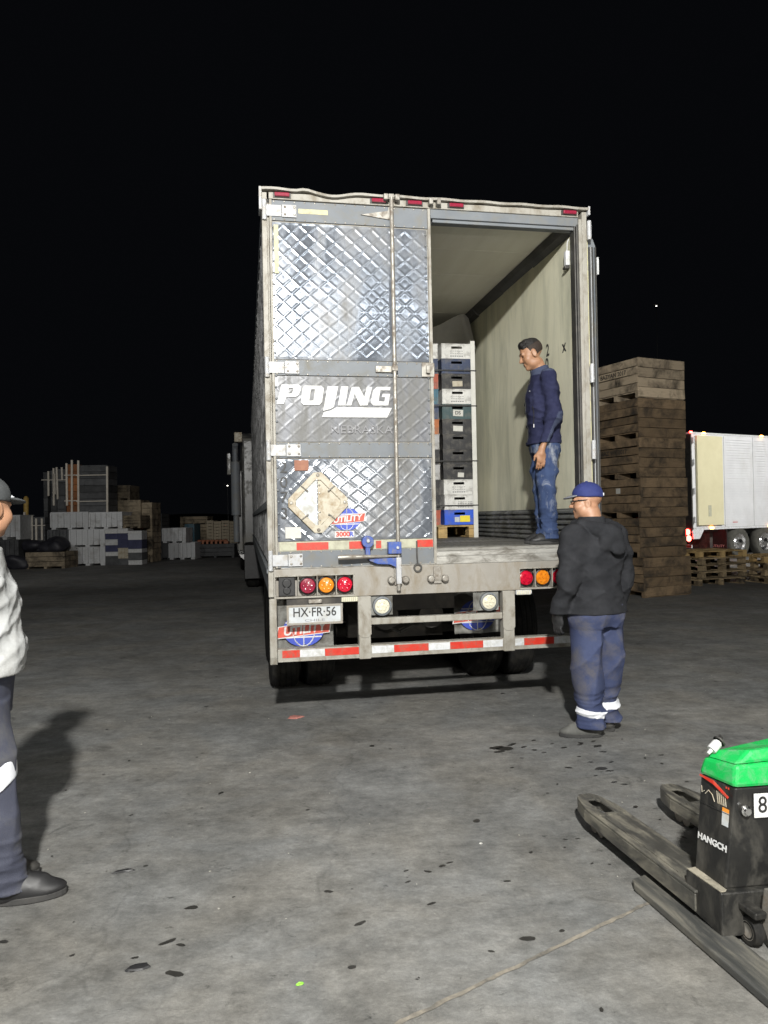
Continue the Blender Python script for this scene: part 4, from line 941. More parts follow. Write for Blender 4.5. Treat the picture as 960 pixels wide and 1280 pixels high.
# lighter bins nearer the tractor
Yc = 30.0
_, za = far(bulk_bin, (211, 242.5), (678.5, 700), Yc, "pale ribbed bin on the ground nearest the tractor", base=0)
far(bulk_bin, (203, 231.5), (660, 678), Yc + .1, "pale ribbed bin stacked crosswise nearest the tractor", base=za + .002)
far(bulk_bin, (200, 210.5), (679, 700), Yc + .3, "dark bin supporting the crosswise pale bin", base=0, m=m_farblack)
far(bulk_bin, (231.6, 242), (655, 679), Yc + 1.6, "teal box behind the pale ribbed bins", base=0, m=CR['teal'], group="")
_, zb_ = far(slat_bin, (244, 292), (680, 702), Yc + .8, "long low dark bin below the beige stacks", base=0, m=m_farblack, n=3)
for i, (a, b_) in enumerate(((258, 266.5), (267, 276), (276.5, 286), (286.5, 297))):
    far(slat_bin, (a, b_), (650.5 + (i % 2), 679), Yc + 2.6, ["beige upright bundle", "second beige bundle from the teal box", "third beige bundle from the teal box", "beige bundle closest to the tractor"][i] + " in the far row", base=0, m=m_beige, n=10, d=.8, group="beige bundles")
_, zz = far(slat_bin, (225, 259), (655.5, 676), Yc + 3.6, "dark wooden bin carrying the far flat bin", base=0, n=8)
far(slat_bin, (225, 259), (645.5, 655), Yc + 3.6, "flat wooden bin high behind the teal box", base=zz + .002, n=2)
for i in range(7):
    o = MB().box(-.14, .14, -.15, .15, 0, .1).lathe([(.0, .1), (.09, .1), (.1, .16), (.02, .18)], 'z', (0, 0, 0), 10).build("red_pot", mat("terracotta", (.35, .13, .07), (.45, .2, .12), rough=.8) if i == 0 else MATS["terracotta"])
    o.location = ((247 + i * 5.5 - 480) * (Yc + 1) / FX, Yc + 1.2, zb_ + .002); tag(o, "small reddish pot on the long dark bin, " + ["closest to the pale ribbed bins", "second from the pale bins", "third from the pale bins", "in the middle of the line", "third from the tractor", "second from the tractor", "closest to the tractor"][i], "pot", "pots lined on the dark bin")
# two far lamps: one on a low pole, one high on the slope
for px, py, Y, lab in ((285, 607, 60, "distant lamp post beyond the beige bundles"), (826, 382, 60, "tall distant mast with one white lamp above the wooden bins")):
    x, _, _, z = span(px, px, py, py, Y); t = thing("lamp_post", lab, "lamp", (x, Y, 0))
    MB().tube([(0, 0, 0), (0, 0, z + .09)], [.035, .02], 8).build("pole", m_black, t)
    MB().box(-.3, .3, -.14, .14, z + .09, z + .15).build("lamp_hood", m_black, t)
    MB().lathe([(0, -.03), (.04, -.02), (.05, 0), (.04, .02), (0, .03)], 'z', (0, 0, z), 12).build("lamp_bulb", m_ewhite, t)
ym2 = thing("yard_mast", "steel mast with a floodlight aimed at the far stacks", "lamp", (-12.5, 11.5, 0))
MB().tube([(0, 0, 0), (0, 0, 8)], [.12, .07], 10).box(-.3, .3, -.2, .2, 8.05, 8.3).build("pole", m_under, ym2)
lamp("mast_lamp", 'SPOT', (0, .3, 7.9), FAR_POWER, (1, .98, .95), ym2, target=(4.6, 16, 1.4), spot_size=rad(72), spot_blend=.8, shadow_soft_size=.2)  # spot added out of view to brighten the far stacks
# mast lamp beyond the frame that lights the white trailer
ym = thing("yard_mast", "steel mast with a floodlight aimed at the white trailer", "lamp", (17.5, 12.0, 0))
MB().tube([(0, 0, 0), (0, 0, 8)], [.12, .07], 10).box(-.3, .3, -.2, .2, 8.05, 8.3).build("pole", m_under, ym)
lamp("mast_lamp", 'SPOT', (0, .3, 7.9), YARD_POWER, (1, .98, .95), ym, target=(-1.6, 13, 2.2), spot_size=rad(84), spot_blend=.6, shadow_soft_size=.2)

# ------------------------------------------------------------------ people: implicit bodies meshed by surface nets
class Vol:
    def __init__(s, lo, hi, h):
        s.lo = np.array(lo, float); s.h = h; s.n = np.ceil((np.array(hi) - s.lo) / h).astype(int) + 1
        s.ax = [(s.lo[i] + h * np.arange(s.n[i])).astype(np.float32) for i in range(3)]
        s.D = np.full(s.n, .5, np.float32)
    def _sl(s, lo, hi):
        a = np.clip(np.floor((np.array(lo) - s.lo) / s.h).astype(int), 0, s.n); b = np.clip(np.ceil((np.array(hi) - s.lo) / s.h).astype(int) + 1, 0, s.n)
        sl = tuple(slice(a[i], b[i]) for i in range(3))
        P = np.meshgrid(*[s.ax[i][sl[i]] for i in range(3)], indexing='ij'); return sl, P
    def _mix(s, sl, d, k, op):
        D = s.D[sl]
        if D.size == 0: return
        if op == 'sub':
            hh = np.clip(.5 - .5 * (d + D) / max(k, 1e-5), 0, 1); s.D[sl] = D * (1 - hh) + -d * hh + k * hh * (1 - hh)
        else:
            hh = np.clip(.5 + .5 * (D - d) / max(k, 1e-5), 0, 1); s.D[sl] = D * (1 - hh) + d * hh - k * hh * (1 - hh)
    def cap(s, a, b, r1, r2=None, k=.02, op='add'):
        a = np.array(a, float); b = np.array(b, float); r2 = r1 if r2 is None else r2; m = max(r1, r2) + k + .02
        sl, P = s._sl(np.minimum(a, b) - m, np.maximum(a, b) + m); ba = b - a; L2 = max(ba @ ba, 1e-9)
        q = [P[i] - a[i] for i in range(3)]; t = np.clip((q[0] * ba[0] + q[1] * ba[1] + q[2] * ba[2]) / L2, 0, 1)
        d = np.sqrt(sum((q[i] - t * ba[i]) ** 2 for i in range(3))) - (r1 + (r2 - r1) * t); s._mix(sl, d, k, op); return s
    def chain(s, pts, rs, k=.02):
        for i in range(len(pts) - 1): s.cap(pts[i], pts[i + 1], rs[i], rs[i + 1], k)
        return s
    def ell(s, c, r, R=None, k=.02, op='add'):
        c = np.array(c, float); r = np.array(r, float); m = r.max() + k + .03; sl, P = s._sl(c - m, c + m)
        q = [P[i] - c[i] for i in range(3)]
        if R is not None: q = [sum(R[j][i] * q[j] for j in range(3)) for i in range(3)]
        n1 = np.sqrt(sum((q[i] / r[i]) ** 2 for i in range(3))); n2 = np.sqrt(sum((q[i] / r[i] ** 2) ** 2 for i in range(3)))
        s._mix(sl, n1 * (n1 - 1) / np.maximum(n2, 1e-6), k, op); return s
    def loft(s, rows, k=.02, sq=2.0):
        """rows (z, cx, cy, rx, ry) from bottom to top"""
        rows = np.array(rows, float); z = rows[:, 0]; zz = np.linspace(z[0], z[-1], 160)
        def cub(col):
            m = np.gradient(col, z); i = np.clip(np.searchsorted(z, zz) - 1, 0, len(z) - 2); h = z[i + 1] - z[i]; t = (zz - z[i]) / h
            return (2 * t ** 3 - 3 * t ** 2 + 1) * col[i] + (t ** 3 - 2 * t ** 2 + t) * h * m[i] + (-2 * t ** 3 + 3 * t ** 2) * col[i + 1] + (t ** 3 - t ** 2) * h * m[i + 1]
        C = [cub(rows[:, j]) for j in range(1, 5)]; mx = max(rows[:, 3].max(), rows[:, 4].max()) + k + .02
        sl, P = s._sl((rows[:, 1].min() - mx, rows[:, 2].min() - mx, z[0] - .03), (rows[:, 1].max() + mx, rows[:, 2].max() + mx, z[-1] + .03))
        Z = s.ax[2][sl[2]]; cx, cy, rx, ry = [np.interp(Z, zz, c)[None, None, :] for c in C]
        e = (np.abs((P[0] - cx) / rx) ** sq + np.abs((P[1] - cy) / ry) ** sq) ** (1 / sq)
        d = (e - 1) * np.minimum(rx, ry) * .9; dz = np.maximum(z[0] - P[2], P[2] - z[-1])
        s._mix(sl, np.maximum(d, dz).astype(np.float32), k, 'add'); return s
    def cut(s, p, n):
        """remove what lies on the side the normal points to"""
        n = np.array(n, float) / np.linalg.norm(n); c = float(np.dot(p, n))
        d = n[0] * s.ax[0][:, None, None] + n[1] * s.ax[1][None, :, None] + n[2] * s.ax[2][None, None, :] - c
        s.D = np.maximum(s.D, d.astype(np.float32)); return s
    def wrinkle(s, amp, seed, f=(14, 14, 22), z0=None, z1=None, n=7):
        rng = np.random.RandomState(seed); X, Y, Z = np.meshgrid(*s.ax, indexing='ij', sparse=True); w = np.zeros(s.n, np.float32)
        for i in range(n):
            a = rng.normal(size=3) * np.array(f); p = rng.uniform(0, 6.28); q = rng.normal(size=3) * 6
            u = a[0] * X + a[1] * Y + a[2] * Z + p + 1.1 * np.sin(q[0] * X + q[1] * Y + q[2] * Z + p)
            w += (1 - np.abs(np.sin(u * .5))) ** 2.2 - .32
        w *= amp / math.sqrt(n)
        if z0 is not None:
            w *= np.clip(1 - np.abs((s.ax[2] - (z0 + z1) / 2) / ((z1 - z0) / 2)) ** 4, 0, 1)[None, None, :]
        s.D -= w.astype(np.float32); return s
    def build(s, name, m, parent, smooth_it=1):
        D = s.D; D[0] = D[-1] = .5; D[:, 0] = D[:, -1] = .5; D[:, :, 0] = D[:, :, -1] = .5
        ins = D < 0; n = D.shape
        acc = np.zeros((n[0] - 1, n[1] - 1, n[2] - 1, 3), np.float32); cnt = np.zeros(acc.shape[:3], np.float32)
        quads = []
        for a in range(3):
            sA = [slice(None)] * 3; sB = [slice(None)] * 3; sA[a] = slice(0, -1); sB[a] = slice(1, None)
            A, B = D[tuple(sA)], D[tuple(sB)]; cr_ = (A < 0) != (B < 0); idx = np.argwhere(cr_)
            if len(idx) == 0: continue
            va, vb = A[cr_], B[cr_]; t = va / (va - vb); pos = idx.astype(np.float32); pos[:, a] += t
            b_, c_ = (a + 1) % 3, (a + 2) % 3; cells = []
            for db, dc in ((-1, -1), (0, -1), (0, 0), (-1, 0)):
                ce = idx.copy(); ce[:, b_] += db; ce[:, c_] += dc; cells.append(ce)
                np.add.at(acc, tuple(ce.T), pos); np.add.at(cnt, tuple(ce.T), 1)
            q = np.stack(cells, 1); flip = va > 0; q[flip] = q[flip][:, ::-1]; quads.append(q)
        ids = -np.ones(cnt.shape, int); on = cnt > 0; ids[on] = np.arange(on.sum())
        V = (acc[on] / cnt[on][:, None]) * s.h + s.lo
        Q = np.concatenate(quads); F = ids[Q[..., 0], Q[..., 1], Q[..., 2]]
        E = np.concatenate([F[:, [0, 1]], F[:, [1, 2]], F[:, [2, 3]], F[:, [3, 0]]])
        for _ in range(smooth_it):
            sm = np.zeros_like(V); c = np.zeros(len(V)); np.add.at(sm, E[:, 0], V[E[:, 1]]); np.add.at(c, E[:, 0], 1)
            V = V * .5 + .5 * sm / np.maximum(c, 1)[:, None]
        me = bpy.data.meshes.new(name); me.from_pydata(V.tolist(), [], F.tolist()); me.materials.append(m)
        return put(name, me, parent, smooth=True)

def rotm(yaw=0, pitch=0, roll=0):
    """yaw about z (left positive), pitch about x (nod down positive)"""
    return np.array((Euler((-pitch, roll, 0), 'XYZ').to_matrix().to_4x4()).to_3x3()) if yaw == 0 else np.array((Matrix.Rotation(yaw, 3, 'Z') @ Euler((-pitch, roll, 0), 'XYZ').to_matrix()))
def head_prims(v, hc, R, fat=1.0, nose=1.0):
    def P(*p): return hc + R @ np.array(p)
    e = lambda c, r, k=.02, op='add': v.ell(P(*c), r, R, k, op)
    e((0, -.014, .036), (.077, .098, .084)); e((0, .028, -.02), (.064 * fat, .068, .088), .03); e((0, .04, -.082), (.048 * fat, .048, .036), .03)
    e((0, .078, -.098), (.022, .018, .018), .02)
    for s in (-1, 1):
        e((s * .044 * fat, .055, -.032), (.030 * fat, .034, .034), .025); e((s * .05 * fat, .01, -.075), (.022 * fat, .045, .03), .025)
    v.cap(P(-.036, .083, .026), P(.036, .083, .026), .013, .013, .016)
    v.cap(P(0, .092, .014), P(0, .116 * nose, -.024), .008, .0115, .012)
    for s in (-1, 1): e((s * .011, .102, -.028), (.010, .012, .008), .008)
    v.cap(P(-.019, .094, -.056), P(.019, .094, -.056), .0065, .0065, .007); v.cap(P(-.017, .092, -.068), P(.017, .092, -.068), .007, .007, .007)
    v.cap(P(-.024, .104, -.0625), P(.024, .104, -.0625), .003, .003, .004, 'sub')
    for s in (-1, 1):
        v.ell(P(s * .032, .098, .006), (.016, .013, .011), R, .012, 'sub')
        v.ell(P(s * .079, -.008, -.012), (.010, .022, .034), R, .008); v.ell(P(s * .090, -.004, -.010), (.006, .012, .020), R, .005, 'sub')
def eyes(parent, hc, R, skin_m, brow=True):
    b = MB()
    for s in (-1, 1):
        c = hc + R @ np.array((s * .032, .080, .006)); b.lathe([(0, -.0095), (.0065, -.0066), (.0095, 0), (.0065, .0066), (0, .0095)], 'y', c, 12)
    b.build("eyes", m_eye, parent, smooth='auto')
    if brow:
        b = MB()
        for s in (-1, 1):
            b.tube([hc + R @ np.array(p) for p in ((s * .014, .0955, .031), (s * .032, .0945, .035), (s * .05, .085, .031))], .0035, 6)
        b.build("eyebrows", m_hair, parent)
def hand(v, wrist, d, palm_n, thumb, r=1.0, curl=.35):
    """palm and five unequal bent fingers; d points to the fingertips, palm_n out of the palm, thumb to the thumb's side"""
    w = np.array(wrist, float); d, p, t = [np.array(x, float) / np.linalg.norm(x) for x in (d, palm_n, thumb)]
    R = np.stack([t, d, p], 1)
    v.ell(w + d * .052, (.043 * r, .056 * r, .0155 * r), R, .012); v.cap(w - d * .01, w + d * .03, .027 * r, .027 * r, .015)
    for off, ln, cu in ((.030, .070, .9), (.010, .078, 1.0), (-.011, .072, 1.1), (-.031, .056, 1.3)):
        a = w + d * .088 * r + t * off * r; c = curl * cu
        d1 = d * math.cos(c * .5) + p * math.sin(c * .5); d2 = d * math.cos(c * 1.3) + p * math.sin(c * 1.3); d3 = d * math.cos(c * 2) + p * math.sin(c * 2)
        b = a + d1 * ln * .48; cc = b + d2 * ln * .32; e = cc + d3 * ln * .25
        v.chain([a, b, cc, e], [.0092 * r, .0088 * r, .0082 * r, .0070 * r], .004)
    a = w + d * .030 + t * .030 * r; b = a + (t * .55 + d * .75 + p * .25) * .036; c = b + (d * .95 + p * .3 + t * .1) * .032
    v.chain([a, b, c], [.014 * r, .0105 * r, .0085 * r], .010)
def shoe(name, m, parent, ankle, direction, L=.285, sole=None, hgt=.10, wd=.048):
    v = Vol((-.09, -.13, -.005), (.09, .24, .17), .006)
    v.ell((0, .0, .04), (wd * .9, .085, .045), None, .02); v.ell((0, .11, .034), (wd, .10, .036), None, .03); v.ell((0, .06, .055), (wd * .85, .09, .045), None, .03)
    v.cap((0, -.02, .05), (0, -.025, hgt + .02), .048, .05, .03); v.cap((0, .04, .095), (0, .12, .066), .024, .02, .02); v.wrinkle(.004, len(name), (30, 30, 30), 0.03, .16)
    v.cut((0, 0, .012), (0, 0, -1)); v.cut((0, 0, hgt + .03), (0, 0, 1))
    o = v.build(name, m, parent); a = math.atan2(-direction[0], direction[1]); o.location = (ankle[0], ankle[1], ankle[2]); o.rotation_euler = (direction[2] if len(direction) > 2 else 0, 0, a)
    s = L / .30; o.scale = (s, s, s)
    outl = [(wd * 1.02 * math.sin(t) * (1 + .12 * math.cos(t)), .062 + .148 * math.cos(t)) for t in np.linspace(0, 2 * math.pi, 26)[:-1]]
    MB().prism(outl, .0, .026, 'xy').build("sole", sole or m_sole, o, bevel=.004)
    b = MB()
    for i in range(4): b.tube([(-.022, .045 + .022 * i, .112 - .011 * i), (0, .05 + .022 * i, .119 - .011 * i), (.022, .045 + .022 * i, .112 - .011 * i)], .003, 5)
    b.build("laces", m_ink, o)
    return o

m_skin = mat("skin_tan", (.30, .155, .085), (.38, .205, .12), scale=9, rough=.5, bump=.05, bscale=200)
m_skin2 = mat("skin_light_tan", (.36, .19, .11), (.46, .25, .155), scale=8, rough=.48, bump=.05, bscale=200)
m_eye = mat("eye_dark", (.02, .015, .012), rough=.2)
m_hair = mat("black_hair", (.007, .006, .006), (.016, .014, .013), scale=60, stretch=(1, 1, 3), rough=.5, bump=.6, bscale=120)
m_stub = mat("cropped_hair", (.018, .012, .009), (.04, .026, .018), scale=120, rough=.8)
m_sole = mat("dark_sole", (.03, .03, .03), (.06, .058, .055), scale=12, rough=.8)
m_bootgrey = mat("grey_boot", (.075, .075, .07), (.13, .13, .12), scale=12, rough=.8)

# --- young man standing in the trailer doorway, in profile
m_fleece = mat("navy_fleece", (.018, .020, .050), (.030, .033, .072), scale=14, rough=.95, bump=.35, bscale=160, spec=.15)
m_yoke = mat("slate_yoke", (.045, .055, .095), (.06, .07, .115), scale=14, rough=.9, spec=.15)
m_jeans = mat("blue_jeans", (.026, .042, .10), (.058, .088, .18), scale=5, stretch=(1.5, 1.5, .5), rough=.9, bump=.3, bscale=220, dirt=(.40, .42, .44), damt=.09, dscale=6.0, dstretch=(1.3, 1.3, .7), spec=.2, contrast=.5)
YMS = .95
YM = thing("person", "person in navy zip jacket and bleach stained jeans standing in the open trailer, looking down", "person", tw(1.0, .26, FZ + .003), YAW + rad(79))
hc = np.array((.0, .095, 1.575)); HR = rotm(0, rad(24))
v = Vol((-.34, -.26, .02), (.34, .30, 1.74), .0055)
v.loft([(.82, 0, 0, .15, .105), (.95, 0, 0, .14, .10), (1.1, 0, 0, .145, .105), (1.25, 0, 0, .155, .105), (1.34, 0, -.005, .12, .08), (1.40, 0, -.005, .06, .06)], .03)
v.cap((0, -.015, 1.36), (0, .045, 1.50), .062, .055, .03)
head_prims(v, hc, HR, .96)
SH, EL, WR = [(-.185, -.01, 1.345), (.185, -.01, 1.345)], [(-.235, -.045, 1.06), (.235, -.04, 1.06)], [(-.215, .06, .775), (.215, -.02, .78)]
for i, s in enumerate((-1, 1)):
    v.chain([SH[i], EL[i], WR[i]], [.045, .036, .024], .02); hand(v, (s * .213, .068 if s < 0 else -.015, .76), (s * -.02, .06, -1), (-s, .15, 0), (0, 1, .1), .97, .4)
    v.chain([(s * .085, .0, .86), (s * .09, .012, .46), (s * .092, -.012, .08)], [.07, .05, .036], .03)
v.build("body", m_skin, YM)
eyes(YM, hc, HR, m_skin)
v = Vol((-.12, -.08, 1.44), (.12, .26, 1.76), .0045)
v.ell(hc + HR @ np.array((0, -.010, .050)), (.0825, .101, .083), HR, .01); v.ell(hc + HR @ np.array((0, .022, .105)), (.056, .060, .030), HR, .02)
v.wrinkle(.005, 3, (60, 60, 60)); v.cut(hc + HR @ np.array((0, .066, .066)), HR @ np.array((0, .70, -.72))); v.cut(hc + HR @ np.array((0, 0, .062)), HR @ np.array((0, -.10, -1)))
v.build("hair", m_hair, YM)
v = Vol((-.12, -.08, 1.42), (.12, .26, 1.72), .0045)
v.ell(hc + HR @ np.array((0, -.0145, .036)), (.0805, .1015, .086), HR, .01); v.cut(hc + HR @ np.array((0, .020, .03)), HR @ np.array((0, 1, -.35))); v.cut(hc + HR @ np.array((0, 0, -.035)), HR @ np.array((0, -.3, -1)))
v.ell(hc + HR @ np.array((.08, -.006, -.012)), (.03, .026, .04), HR, .004, 'sub'); v.ell(hc + HR @ np.array((-.08, -.006, -.012)), (.03, .026, .04), HR, .004, 'sub')
v.build("cropped_sides", m_stub, YM)
v = Vol((-.36, -.26, .76), (.36, .26, 1.56), .006)
v.loft([(.80, 0, .0, .195, .150), (.90, 0, 0, .188, .150), (1.05, 0, .005, .183, .148), (1.2, 0, .005, .195, .15), (1.31, 0, 0, .190, .130), (1.385, 0, -.005, .12, .092)], .03, 2.3)
v.loft([(1.34, 0, .0, .10, .095), (1.42, 0, .018, .080, .085), (1.475, 0, .035, .078, .085)], .02)
for i in range(2): v.chain([SH[i], EL[i], (WR[i][0], WR[i][1] - .006, WR[i][2] + .02)], [.078, .062, .046], .03)
v.wrinkle(.022, 11, (9, 9, 18), .78, 1.40); v.wrinkle(.009, 12, (26, 26, 34), .8, 1.36)
v.cut((0, 0, .818), (0, -.02, -1)); v.cut((0, 0, 1.47), (0, .35, 1))
jk = v.build("jacket", m_fleece, YM); jk.data.materials.append(m_yoke)
for p_ in jk.data.polygons:
    c_ = p_.center
    if c_.z > 1.392 or (c_.z < 1.06 and abs(c_.x) > .19 and c_.y < -.035 + .11 * (1.06 - c_.z) / .26 - .03): p_.material_index = 1
JV = np.array([p_.co for p_ in jk.data.vertices])
def front(x, z): q = JV[(abs(JV[:, 0] - x) < .012) & (abs(JV[:, 2] - z) < .012)]; return float(q[:, 1].max())
def flank(y, z): q = JV[(abs(JV[:, 1] - y) < .012) & (abs(JV[:, 2] - z) < .012)]; q = q[q[:, 0] < 0]; return float(q[:, 0].min())
MB().tube([(0, front(0, z_) + .001, z_) for z_ in np.linspace(.84, 1.44, 16)], .005, 6).build("zip", m_ink, jk)
ps = [(-.155, 1.12), (-.15, 1.07), (-.142, 1.02), (-.13, .975)]
MB().tube([(x_, front(x_, z_) + .001, z_) for x_, z_ in ps], .0035, 5).build("pocket_zip", m_ink, jk)
MB().box(-.133, -.120, front(-.127, .965), front(-.127, .965) + .006, .950, .978).build("zip_pull", m_white, jk)
MB().box(-.115, -.075, front(-.095, 1.25), front(-.095, 1.25) + .003, 1.247, 1.254).build("chest_logo", m_white, jk)
v = Vol((-.24, -.22, .02), (.24, .22, .92), .006)
v.loft([(.74, 0, 0, .175, .125), (.80, 0, -.005, .175, .132), (.90, 0, 0, .165, .128)], .03, 2.4)
for s in (-1, 1): v.loft([(.035, s * .095, -.012, .076, .086), (.12, s * .094, -.01, .072, .084), (.25, s * .094, -.006, .076, .082), (.45, s * .092, .004, .082, .088), (.62, s * .088, .0, .090, .102), (.80, s * .082, 0, .095, .12)], .02)
v.wrinkle(.018, 5, (12, 12, 14), .03, .85); v.wrinkle(.016, 9, (16, 16, 60), .0, .26)
v.cut((0, 0, .04), (0, 0, -1)); v.build("jeans", m_jeans, YM)
for s in (-1, 1): shoe("shoe", m_black, YM, (s * .095, -.02, .0), (s * .12, 1), .275)

YM.scale = (YMS, YMS, 1.0)
# --- worker seen from behind at the bumper, dark hooded top, navy work trousers
m_hood = mat("charcoal_hoodie", (.020, .021, .024), (.034, .035, .039), scale=10, rough=.95, bump=.3, bscale=180, spec=.15)
m_work = mat("navy_work_trousers", (.032, .042, .095), (.060, .075, .145), scale=5, rough=.85, bump=.25, bscale=200, dirt=(.11, .105, .11), damt=.2, dscale=4, spec=.25)
m_glove = mat("black_glove", (.012, .012, .013), (.025, .025, .026), scale=20, rough=.7)
m_capb = mat("royal_cap", (.018, .028, .13), (.028, .04, .17), scale=20, rough=.8, bump=.2, bscale=250)
m_reflect = mat("reflective_band", (.70, .72, .76), (.80, .82, .86), scale=20, rough=.3)
RM = thing("person", "person in dark hooded top, blue cap and navy trousers with ankle bands behind the trailer", "person", (1.50, 5.27, .002), rad(32))
hc = np.array((.0, .055, 1.655)); HR = rotm(rad(44), rad(4))
v = Vol((-.40, -.30, .02), (.40, .34, 1.82), .006)
v.loft([(.82, 0, 0, .17, .13), (1.0, 0, .01, .17, .14), (1.2, 0, 0, .18, .14), (1.40, 0, -.01, .19, .11), (1.47, 0, -.01, .11, .09)], .03)
v.cap((0, -.01, 1.42), (0, .02, 1.58), .074, .068, .03); head_prims(v, hc, HR, 1.16)
SH, EL, WR = [(-.205, -.01, 1.40), (.205, -.01, 1.40)], [(-.275, -.01, 1.11), (.285, -.03, 1.10)], [(-.275, .085, .885), (.285, .06, .86)]
for i, s in enumerate((-1, 1)):
    v.chain([SH[i], EL[i], WR[i]], [.05, .042, .03], .02)
    v.chain([(s * .095, .0, .88), (s * .10, .012, .48), (s * .10, -.01, .08)], [.08, .055, .04], .03)
v.build("body", m_skin2, RM); eyes(RM, hc, HR, m_skin2)
v = Vol((-.42, -.14, .66), (.42, .40, 1.02), .006)
hand(v, (-.275, .09, .865), (.04, .12, -1), (1, .1, .15), (.1, 1, .1), 1.12, .5); v.cap((-.275, .08, .90), (-.275, .088, .87), .042, .04, .01); v.build("glove", m_glove, RM)
v = Vol((-.42, -.14, .66), (.42, .40, 1.02), .006)
hand(v, (.285, .065, .85), (-.02, .12, -1), (-1, .1, 0), (0, 1, 0), 1.12, .45); v.cap((.285, .06, .87), (.285, .065, .85), .042, .04, .01); v.build("glove", m_glove, RM)
v = Vol((-.13, -.12, 1.60), (.13, .22, 1.80), .0045)
v = Vol((-.18, -.14, 1.60), (.18, .30, 1.83), .0045)
C = lambda *p: hc + HR @ np.array(p)
v.ell(C(0, -.012, .052), (.092, .110, .096), HR, .01); v.cut(C(0, 0, .038), HR @ np.array((0, .10, -1)))
v.wrinkle(.003, 4, (30, 30, 30)); cp_ = v.build("cap", m_capb, RM)
v = Vol((-.2, -.14, 1.60), (.2, .36, 1.83), .0045)
v.ell(C(0, .092, .048), (.076, .072, .011), rotm(rad(44), rad(12)), .01); v.build("cap_brim", mat("brim_grey", (.16, .17, .20), (.22, .23, .26), rough=.8), cp_)
b = MB(); b.lathe([(0, .0), (.010, .0), (.011, -.008), (0, -.008)], 'z', C(0, -.012, .152), 10)
for a in range(6): q = C(.068 * math.cos(a * math.pi / 3 + .5), -.012 + .080 * math.sin(a * math.pi / 3 + .5), .116); b.lathe([(0, .003), (.005, .003), (.006, 0)], 'z', q, 8)
b.build("cap_button", m_capb, cp_)
bb = MB().box(-.022, .022, -.004, .004, -.010, .010).build("cap_strap", m_white, cp_, tuple(C(.0, -.122, .046)), (0, 0, rad(44)))
b = MB(); b.tube([C(-.081, -.01, .014), C(-.082, .05, .016), C(-.052, .096, .014)], .004, 6); b.tube([C(-.055, .098, .012), C(-.030, .108, .008), C(-.010, .110, .012)], .006, 6)
b.build("glasses", m_ink, RM)
v = Vol((-.46, -.34, .78), (.46, .36, 1.64), .0065)
v.loft([(.86, 0, .005, .250, .20), (.92, 0, .01, .240, .195), (1.05, 0, .015, .238, .20), (1.2, 0, .005, .242, .19), (1.34, 0, -.005, .245, .16), (1.43, 0, -.01, .165, .12), (1.475, 0, -.005, .115, .10)], .03, 2.3)
for i in range(2): v.chain([SH[i], EL[i], WR[i]], [.104, .092, .070], .04)
v.loft([(1.42, 0, .0, .112, .108), (1.50, 0, .012, .098, .10), (1.55, 0, .02, .092, .10)], .03)
v.chain([(-.125, .06, 1.50), (-.135, -.02, 1.49), (-.085, -.115, 1.46), (.0, -.15, 1.44), (.085, -.115, 1.46), (.135, -.02, 1.49), (.125, .06, 1.50)], [.03, .042, .052, .056, .052, .042, .03], .012)
v.ell((.0, -.165, 1.375), (.115, .052, .105), rotm(0, rad(-14)), .018); v.ell((.03, -.20, 1.32), (.075, .04, .055), None, .015)
v.wrinkle(.030, 21, (8, 8, 12), .84, 1.42); v.wrinkle(.012, 22, (20, 20, 30), .86, 1.42)
v.cut((0, 0, .865), (0, 0, -1)); v.cut((0, .02, 1.56), (0, .35, 1))
hd_ = v.build("hooded_top", m_hood, RM)
def work_legs(v, x):
    v.loft([(.76, 0, 0, .222, .165), (.84, 0, -.01, .230, .176), (.95, 0, 0, .214, .162)], .03, 2.4)
    for q in (-1, 1): v.loft([(.06, q * .112, -.012 + q * .03, .114 + x, .120 + x), (.15, q * .112, -.010 + q * .03, .112 + x, .120 + x), (.30, q * .112, -.005 + q * .022, .118 + x, .124 + x), (.50, q * .109, .004 + q * .01, .124 + x, .134 + x), (.68, q * .106, .0, .126 + x, .146 + x), (.84, q * .100, 0, .122, .152)], .02)
    v.wrinkle(.036, 15, (10, 10, 7), .07, .92); v.wrinkle(.020, 16, (14, 14, 44), .0, .34); return v
v = work_legs(Vol((-.32, -.28, .03), (.32, .30, .98), .0065), 0)
v.cut((0, 0, .07), (0, 0, -1)); tr = v.build("trousers", m_work, RM)
for q, z_ in ((-1, .150), (1, .168)):
    v = work_legs(Vol((-.32, -.28, .03), (.32, .30, .98), .0065), .0035)
    v.cut((q * .003, 0, 0), (-q, 0, 0)); v.cut((q * .1, 0, z_), (q * .1, .06, -1)); v.cut((q * .1, 0, z_ + .05), (-q * .1, -.06, 1)); v.build("reflective_band", m_reflect, tr)
for s in (-1, 1): shoe("boot", m_bootgrey if s < 0 else m_darkmetal, RM, (s * .108, (-.03 if s < 0 else .03), .0), (-.80 if s < 0 else -.1, .6 if s < 0 else 1), .305, m_sole, wd=.052)

